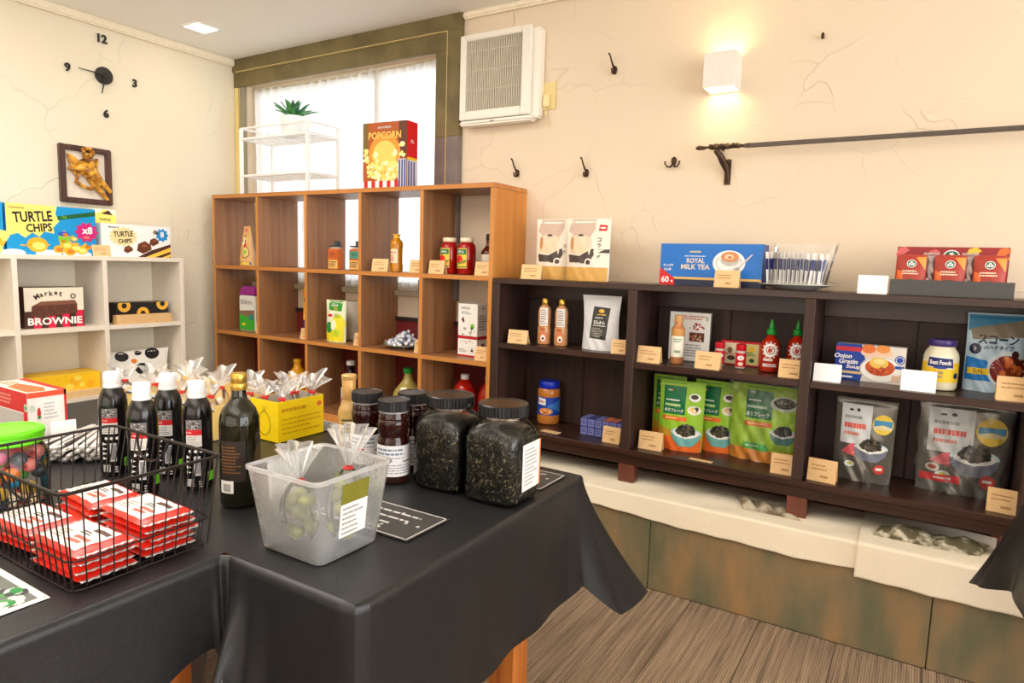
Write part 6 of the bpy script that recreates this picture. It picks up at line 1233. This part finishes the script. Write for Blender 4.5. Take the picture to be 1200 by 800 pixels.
# big square jars of dried seaweed
JG = clear((236, 244, 242), .004, .03); TEA1 = two_tone((8, 8, 5), (46, 42, 28), 110, .35, .42, .62, 6, 1.0)
FLK = [mat((26, 25, 14), .55), mat((74, 68, 42), .6), mat((12, 11, 7), .5), mat((14, 14, 8), .45), mat((10, 10, 6), .5), mat((136, 126, 92), .6)]
def bigjar(x, y, lab, rz, seed, label=False):
    t = thing('seaweed_jar', lab, 'jar', (x, y, T0), rz); r = .070
    pr = [(.030, 0), (r-.006, .001), (r, .008), (r, .155), (r-.004, .170), (r-.016, .184), (r-.019, .190)]
    for q in range(1): pass
    b = MB(); vs_n = 40
    def sect(rr_, z, sup): return [(rr_*cos(a)/((abs(cos(a))**sup+abs(sin(a))**sup)**(1/sup)), rr_*sin(a)/((abs(cos(a))**sup+abs(sin(a))**sup)**(1/sup)), z) for a in [2*pi*k/vs_n for k in range(vs_n)]]
    S = [(.060, .0, 5), (.068, .003, 5), (.070, .010, 6), (.070, .145, 6), (.0685, .158, 5), (.065, .170, 4), (.060, .180, 2.6), (.055, .187, 2), (.053, .192, 2), (.053, .205, 2)]
    shell([sect(a_, z_, s_) for a_, z_, s_ in S], JG, b); b.add(sect(.060, 0, 5), [tuple(range(vs_n))], JG); b.build('jar_glass', t, ang=60)
    b = MB(); S2 = [(.058, .004, 5), (.0665, .010, 6), (.0668, .143, 6), (.064, .157, 5), (.056, .168, 4), (.03, .174, 3), (.002, .176, 2)]; rr = random.Random(seed)
    shell([[(vx*(1+rr.uniform(-.012, .004)), vy*(1+rr.uniform(-.012, .004)), vz) for vx, vy, vz in sect(a_, z_, s_)] for a_, z_, s_ in S2], TEA1, b); b.build('seaweed_fill', t, ang=180)
    b = MB()
    for k in range(3600):
        z = rr.uniform(.010, .160); a = rr.uniform(0, 2*pi); sup = 6; c, q = cos(a), sin(a); R_ = (.0672 if z < .145 else .0672-(z-.145)*.35); e_ = R_/((abs(c)**sup+abs(q)**sup)**(1/sup)); P_ = Vector((e_*c, e_*q, z))
        if z < .005: continue
        nrm = Vector((c if abs(c) > abs(q) else .15*c, q if abs(q) > abs(c) else .15*q, 0)).normalized(); tg = Vector((-nrm.y, nrm.x, 0)); an = rr.uniform(0, pi); u_ = tg*cos(an)+Vector((0, 0, 1))*sin(an); v_ = nrm.cross(u_); g_ = 1.9 if k % 4 == 0 else 1; l_ = g_*rr.uniform(.0012, .0042); w_ = g_*rr.uniform(.0005, .0013)
        b.add([P_-u_*l_-v_*w_, P_+u_*l_-v_*w_*.4+nrm*.0006, P_+u_*l_*.8+v_*w_, P_-u_*l_*.7+v_*w_+nrm*.0003], [(0, 1, 2, 3)], rr.choice(FLK))
    o = b.build('seaweed_flakes', t, smooth=False); o['kind'] = 'stuff'
    ribcap(.0600, .200, .226, mat((26, 26, 27), .25), t, 44); MB().lathe([(.056, .194), (.0585, .195), (.0585, .199), (.056, .200)], JG, 40).build('neck_ring', t)
    if label:
        p = Print(side(.0712), 1, .0003); p.r(-.030, .030, .052, .140, mat((240, 238, 236)), 1); p.lines(-.02, .04, .045, .13, 10, mat((170, 170, 176)), 2, 4, .4); p.r(.052, .030, .058, .140, OR, 1); p.build('label', t)
bigjar(-.968, 1.300, 'square-shouldered jar of dark dried seaweed, left one of the pair', R(2), 3)
bigjar(-.812, 1.298, 'square-shouldered jar of dark dried seaweed, right one of the pair at the table edge', R(2), 8, True)
# golden-necked bottle behind the syrup jars
GB = mat((196, 156, 92), .2);
t = thing('sauce_bottle', 'tan glass bottle with a golden wrapped neck behind the syrup jars', 'bottle', (-1.405, 1.39, T0), R(44))
MB().lathe(shoulder(.032, .10, .018, .145, .17), GB, 28).build('bottle_body', t); MB().lathe([(.0185, .140), (.019, .145), (.0205, .200), (.019, .202)], mat((206, 160, 92), .35, .3), 24).lathe([(.0215, .200), (.0222, .202), (.0222, .212), (.020, .214)], mat((222, 180, 110), .3, .4), 24).build('cap', t)
p = Print(cyl(.0322), 10, .0003); p.r(-.03, .02, .03, .105, mat((222, 186, 110)), 1); p.lines(-.022, .03, .022, .09, 5, INK, 2, 4); p.r(-.022, .022, .0, .036, WH, 3); p.build('label', t)
t = thing('dropper_bottle', 'short bottle tip with a cream cap just left of the rear syrup jar', 'bottle', (-1.205, 1.40, T0), 0)
MB().lathe(shoulder(.024, .12, .010, .155, .17), mat((120, 60, 30), .2), 20).build('bottle_body', t); MB().lathe([(.0105, .168), (.011, .17), (.010, .195), (.008, .197)], mat((232, 216, 184), .4), 16).build('cap', t)
# ------------------------------------------------------------------ yellow box of tied bags (a plain onion outline stands in for the drawn figure)
yb = thing('yellow_box', 'bright yellow open box of tied snack bags behind the clear bin', 'box', (-1.650, 1.285, T0)); YC = mat((252, 214, 10), .4); YI = mat((206, 200, 196), .6)
W2, D2, H2 = .062, .175, .122
for nm, a in (('box_side', (-W2, 0, 0, W2, .002, H2)), ('box_side', (-W2, D2-.002, 0, W2, D2, H2)), ('box_side', (-W2, .002, 0, -W2+.002, D2-.002, H2)), ('box_side', (W2-.002, .002, 0, W2, D2-.002, H2)), ('box_bottom', (-W2+.002, .002, 0, W2-.002, D2-.002, .002))):
    MB().box(*a, YC).build(nm, yb, smooth=False)
MB().box(-W2+.0022, D2-.0032, .003, W2-.0022, D2-.0022, H2-.001, YI).box(-W2+.0022, .0022, .003, -W2+.0032, D2-.0034, H2-.001, YI).build('inner_liner', yb, smooth=False)
p = Print(flat(-.0004)); n = 30; on_ = [(.0+.026*cos(2*pi*k/n)*(1-.15*sin(2*pi*k/n)), .052+.036*sin(2*pi*k/n)) for k in range(n)]
b_ = p.b
for k in range(n): a, c = Vector(on_[k]), Vector(on_[(k+1) % n]); nn = Vector((a-c)).orthogonal().normalized()*.0009; b_.add([p.fn(*(a+nn), .0003), p.fn(*(a-nn), .0003), p.fn(*(c-nn), .0003), p.fn(*(c+nn), .0003)], [(0, 1, 2, 3)], BK)
for q in (-.006, 0, .006): p.poly([(q*.6-.0008, .086), (q*.6+.0008, .086), (q*1.6+.0004, .106), (q*1.6-.0004, .106)], BK, 1)
p.build('printed_front', yb)
p = Print(side(W2+.0004)); p.lines(.012, .085, .14, .102, 1, mat((206, 150, 10)), 1, 3, .6, 1); p.e(.157, .096, .010, .008, mat((230, 110, 60)), 1)
for i in range(4): p.lines(.012, .020+.014*i, .165, .028+.014*i, 1, mat((216, 170, 10)), 1, 20+i, .6, 1)
p.build('printed_side', yb)
db = thing('display_box', 'cream snack display box with coloured lettering behind the spray bottles', 'box', (-1.990, 1.19, T0)); DBm = mat((236, 206, 130), .5)
W3, D3, H3 = .235, .20, .105
for nm, a in (('box_side', (-W3, 0, 0, W3, .002, H3)), ('box_side', (-W3, D3-.002, 0, W3, D3, H3+.02)), ('box_side', (-W3, .002, 0, -W3+.002, D3-.002, H3)), ('box_side', (W3-.002, .002, 0, W3, D3-.002, H3)), ('box_bottom', (-W3+.002, .002, 0, W3-.002, D3-.002, .002))):
    MB().box(*a, DBm).build(nm, db, smooth=False)
p = Print(flat(-.0004)); p.r(-W3, H3-.014, W3, H3-.004, mat((226, 226, 226)), 1); p.r(-W3, H3-.020, W3, H3-.014, NVY, 1); p.t('B', .215, .062, .024, NVY, 2); p.blobs(.165, .06, .034, .02, 12, [RD, mat((200, 150, 40)), NVY, OR], 2, 4, .5); p.r(.10, .012, .15, .03, mat((200, 150, 60)), 1); p.r(.10, .0, .22, .006, INK, 1); p.build('printed_front', db)
def tied_bag(x, y, z, r, h, lab, cols, sd, lean=(0, 0), grp='tied snack bags in the display box'):
    t = thing('tied_bag', lab, 'bag', (x, y, z), 0, grp); rr = random.Random(sd)
    b = MB()
    for k in range(9):
        a = k*2.4; q = r*.55*sqrt((k+.5)/9); s_ = r*.42; zz = h*(.13+.05*(k % 4))
        vs = [(q*cos(a)+s_*rr.uniform(-.8, .8), q*sin(a)*.8+s_*rr.uniform(-.8, .8), zz+s_*rr.uniform(-.5, 1)) for _ in range(8)]
        b.ball((q*cos(a), q*sin(a)*.8, zz+s_*.3), s_, rr.choice(cols), 9, 6, (1, .8, .7+.5*rr.random()))
    b.build('contents', t)
    def fb(u, v):
        a = 2*pi*u
        if v < .5: w_ = r*(sin(pi*(.15+.85*v/.5)*.64)**.6)*(1-.70*(v/.5)**3); zz = h*.55*v/.5
        elif v < .58: w_ = .007; zz = h*.58
        else: s_ = (v-.58)/.42; w_ = .007+.040*s_; zz = h*(.60+.36*s_*(.75+.25*sin(a*2+sd)+.1*sin(a*5)))
        wr_ = 1+(.05+.55*max(0, v-.55))*sin(a*7+v*5+sd)+.05*sin(a*4+sd)
        return (w_*wr_*cos(a)+lean[0]*zz, w_*wr_*sin(a)*.85+lean[1]*zz, zz+.001)
    b = MB(); b.grid(fb, 60, 34, clear((250, 250, 250), .08, .10)); k_ = b.mi(clear((252, 252, 252), .24, .3)); b.m = [k_ if i//60 > 19 else q for i, q in enumerate(b.m)]; b.build('clear_film', t, ang=180)
    zt_ = h*.58; lx, ly = lean[0]*zt_, lean[1]*zt_
    MB().tube([(lx+.009*cos(a), ly+.009*sin(a), zt_) for a in [2*pi*k/10 for k in range(10)]], .0035, RD, 6, True).box(lx+.006, ly-.012, zt_-.003, lx+.026, ly-.009, zt_+.003, RD).build('red_tie', t)
CH1 = [mat((240, 206, 120), .6), mat((226, 186, 96), .6), mat((250, 236, 200), .6)]; CH2 = [mat((250, 216, 60), .5), mat((252, 226, 90), .5), mat((244, 196, 30), .5)]; CH3 = [mat((236, 226, 206), .6), mat((214, 190, 150), .6), mat((200, 40, 40), .5)]
for i, (x, y, h, ln) in enumerate(((-2.165, 1.26, .17, (-.1, 0)), (-2.085, 1.33, .185, (-.15, .1)), (-2.015, 1.245, .165, (.1, 0)), (-1.94, 1.325, .185, (.1, .1)), (-1.865, 1.245, .175, (.15, 0)), (-1.80, 1.33, .18, (.1, .1)))):
    tied_bag(x, y, T0+.012, .040, h, f'clear red-tied snack bag in the cream display box, {("leftmost in front", "left in the back", "middle in front", "middle in the back", "right in front", "right in the back")[i]}', CH3 if i % 2 else CH1, i*3+1, ln)
for i, (x, y, h, ln) in enumerate(((-1.680, 1.318, .150, (-.1, 0)), (-1.652, 1.372, .165, (.0, .1)), (-1.620, 1.318, .155, (.1, 0)), (-1.622, 1.425, .165, (.1, .1)), (-1.680, 1.428, .15, (0, 0)))):
    tied_bag(x, y, T0+.035, .026, h, f'clear bag of yellow snacks with a red tie in the yellow box, {("front left", "middle", "front right", "back right", "back left")[i]}', CH2, i*5+2, ln, 'yellow snack bags in the yellow box')
tied_bag(-2.43, 1.30, T0, .045, .15, 'clear bag of orange-brown cookies beside the black table top at back left', [mat((226, 160, 70), .6), mat((200, 120, 50), .6), CHOD], 31, (-.1, .0), 'cookie bag')
# ------------------------------------------------------------------ red and white box, wrapped sticks, candy jar
rb = carton('red_white_box', 'red and white carton with a white side panel behind the lime-lidded jar', 'box', -2.225, .85, TZ+.001, .25, .10, .150, WH, 0,
   lambda p, w_, h: (p.r(-w_/2, h*.62, w_/2, h, RD, 1), p.r(-w_/2, 0, w_/2-.02, h*.60, mat((196, 190, 186)), 1), p.r(w_/2-.022, 0, w_/2, h, RD, 2), p.lines(-.06, h*.70, .07, h*.92, 3, mat((236, 150, 140)), 2, 3), p.e(w_/2-.006, h*.72, .010, .012, mat((206, 226, 206)), 3), p.e(w_/2-.006, h*.72, .005, .006, GRN, 4)),
   lambda p, d, h: (p.r(0, h*.90, d, h, mat((240, 90, 60)), 1), p.e(.012, h*.70, .007, .010, mat((200, 226, 200)), 1), p.e(.028, h*.60, .0045, .016, RD, 1), p.e(.028, h*.52, .0045, .005, GRN, 2), p.r(.036, h*.42, .085, h*.84, mat((252, 252, 252)), 2), p.lines(.040, h*.46, .080, h*.80, 5, mat((206, 204, 204)), 3, 3), p.r(.094, 0, .10, h, RD, 1)),
   topf=lambda p, w_, d: (p.r(-w_/2, 0, w_/2, d, mat((240, 220, 200)), 1), p.r(-w_/2, d*.8, w_/2, d, RD, 2), p.poly([(-.02, .01), (.11, .006), (.12, .05), (.06, .07), (-.05, .05)], mat((236, 100, 50)), 2), p.lines(-.11, .02, -.03, .06, 3, mat((200, 110, 80)), 2, 4)))
price_card(-2.078, .93, TZ+.001, 'blank white card standing before the red and white carton', .062, .060, m=WC, blank=True, rz=R(70))
STK = mat((226, 222, 218), .25, .1, bump=.5, sc=40); STD = mat((112, 106, 104), .3)
def stick():
    t = thing('wrapped_stick', 'long thin item wrapped in clear film, one of the bundle behind the wire basket', 'packet', (0, 0, -5), 0, 'film-wrapped sticks heaped behind the wire basket')
    MB().lathe([(.004, -.125), (.0085, -.12), (.0085, .12), (.004, .125)], STK, 8, ax=1, ay=.55).build('wrapped_body', t)
    MB().box(-.0092, -.0034, -.10, -.0030, .0034, .09, STD).box(.003, -.0034, -.06, .0090, .0034, .10, STD).build('printed_strip', t, smooth=False)
    b = MB(); b.grid(lambda u, v: ((u-.5)*.022, .002*sin(u*19), .123+.016*v), 8, 2, FILM2).build('film_end', t, ang=180)
    return t
s0 = stick(); rr = random.Random(21); first = True
for lay in range(4):
    for k in range(9-lay):
        c_ = s0 if first else copy_thing(s0, (0, 0, 0)); first = False
        q = (k-(8-lay)/2)*.0185; ang = R(-48)+R(q*160)+rr.uniform(-.05, .05)
        c_.location = (-1.950+q*.75+rr.uniform(-.004, .004), .925+q*.70, T0+.006+.0105*lay); c_.rotation_euler = (R(90), rr.uniform(-.3, .3), ang+R(90))
cj = thing('candy_jar', 'clear jar of large coloured sweets with a lime green lid at the left edge', 'jar', (-1.672, .640, T0))
MB().lathe([(.050, 0), (.066, .002), (.070, .012), (.072, .06), (.070, .105), (.060, .122), (.056, .128), (.056, .140)], clear((244, 248, 250), .015, .04), 40, caps=False).lathe([(.001, .001), (.060, .0012)], clear((244, 248, 250), .015, .04), 40, caps=False).build('jar_glass', cj)
b = MB(); b.lathe([(.060, .128), (.0625, .130), (.0625, .156), (.060, .160), (.050, .161), (.048, .158), (.001, .158)], mat((112, 230, 30), .35), 40, caps=False); b.lathe([(.0640, .146), (.0650, .148), (.0650, .156), (.0640, .157)], mat((112, 230, 30), .35), 40); b.build('lid', cj)
cc = [mat(c, .25) for c in ((236, 140, 130), (30, 150, 200), (240, 130, 30), (90, 190, 60), (226, 60, 60), (50, 60, 70), (246, 206, 60), (226, 120, 160))]
placed = []; rr = random.Random(14)
for k in range(3000):
    if len(placed) > 30: break
    rad = .0165; a = rr.uniform(0, 2*pi); q = rr.uniform(.0, .051); z = rr.uniform(rad+.003, .108); c = Vector((q*cos(a), q*sin(a), z))
    if all((c-o_).length > .0315 for o_ in placed): placed.append(c)
nmz = ('pink', 'blue', 'orange', 'green', 'red', 'dark grey', 'yellow', 'rose')
for i, c in enumerate(placed):
    k = i % 8; o = MB().ball((0, 0, 0), .0158, cc[k], 14, 9).build('gumball'); o.location = Vector((-1.672, .640, T0))+c; tag(o, f'{nmz[k]} round sweet inside the lime-lidded jar', 'sweet', f'{nmz[k]} round sweets in the jar')
    if k in (0, 7):
        p = Print(cyl(.0158), 4, .0003); p.ring(.010, .0, .004, .007, RD, 1, 14); p.e(.010, 0, .003, .003, BK, 1); p.build('printed_ring', o)
# clear jar stands on its base, sweets fill it
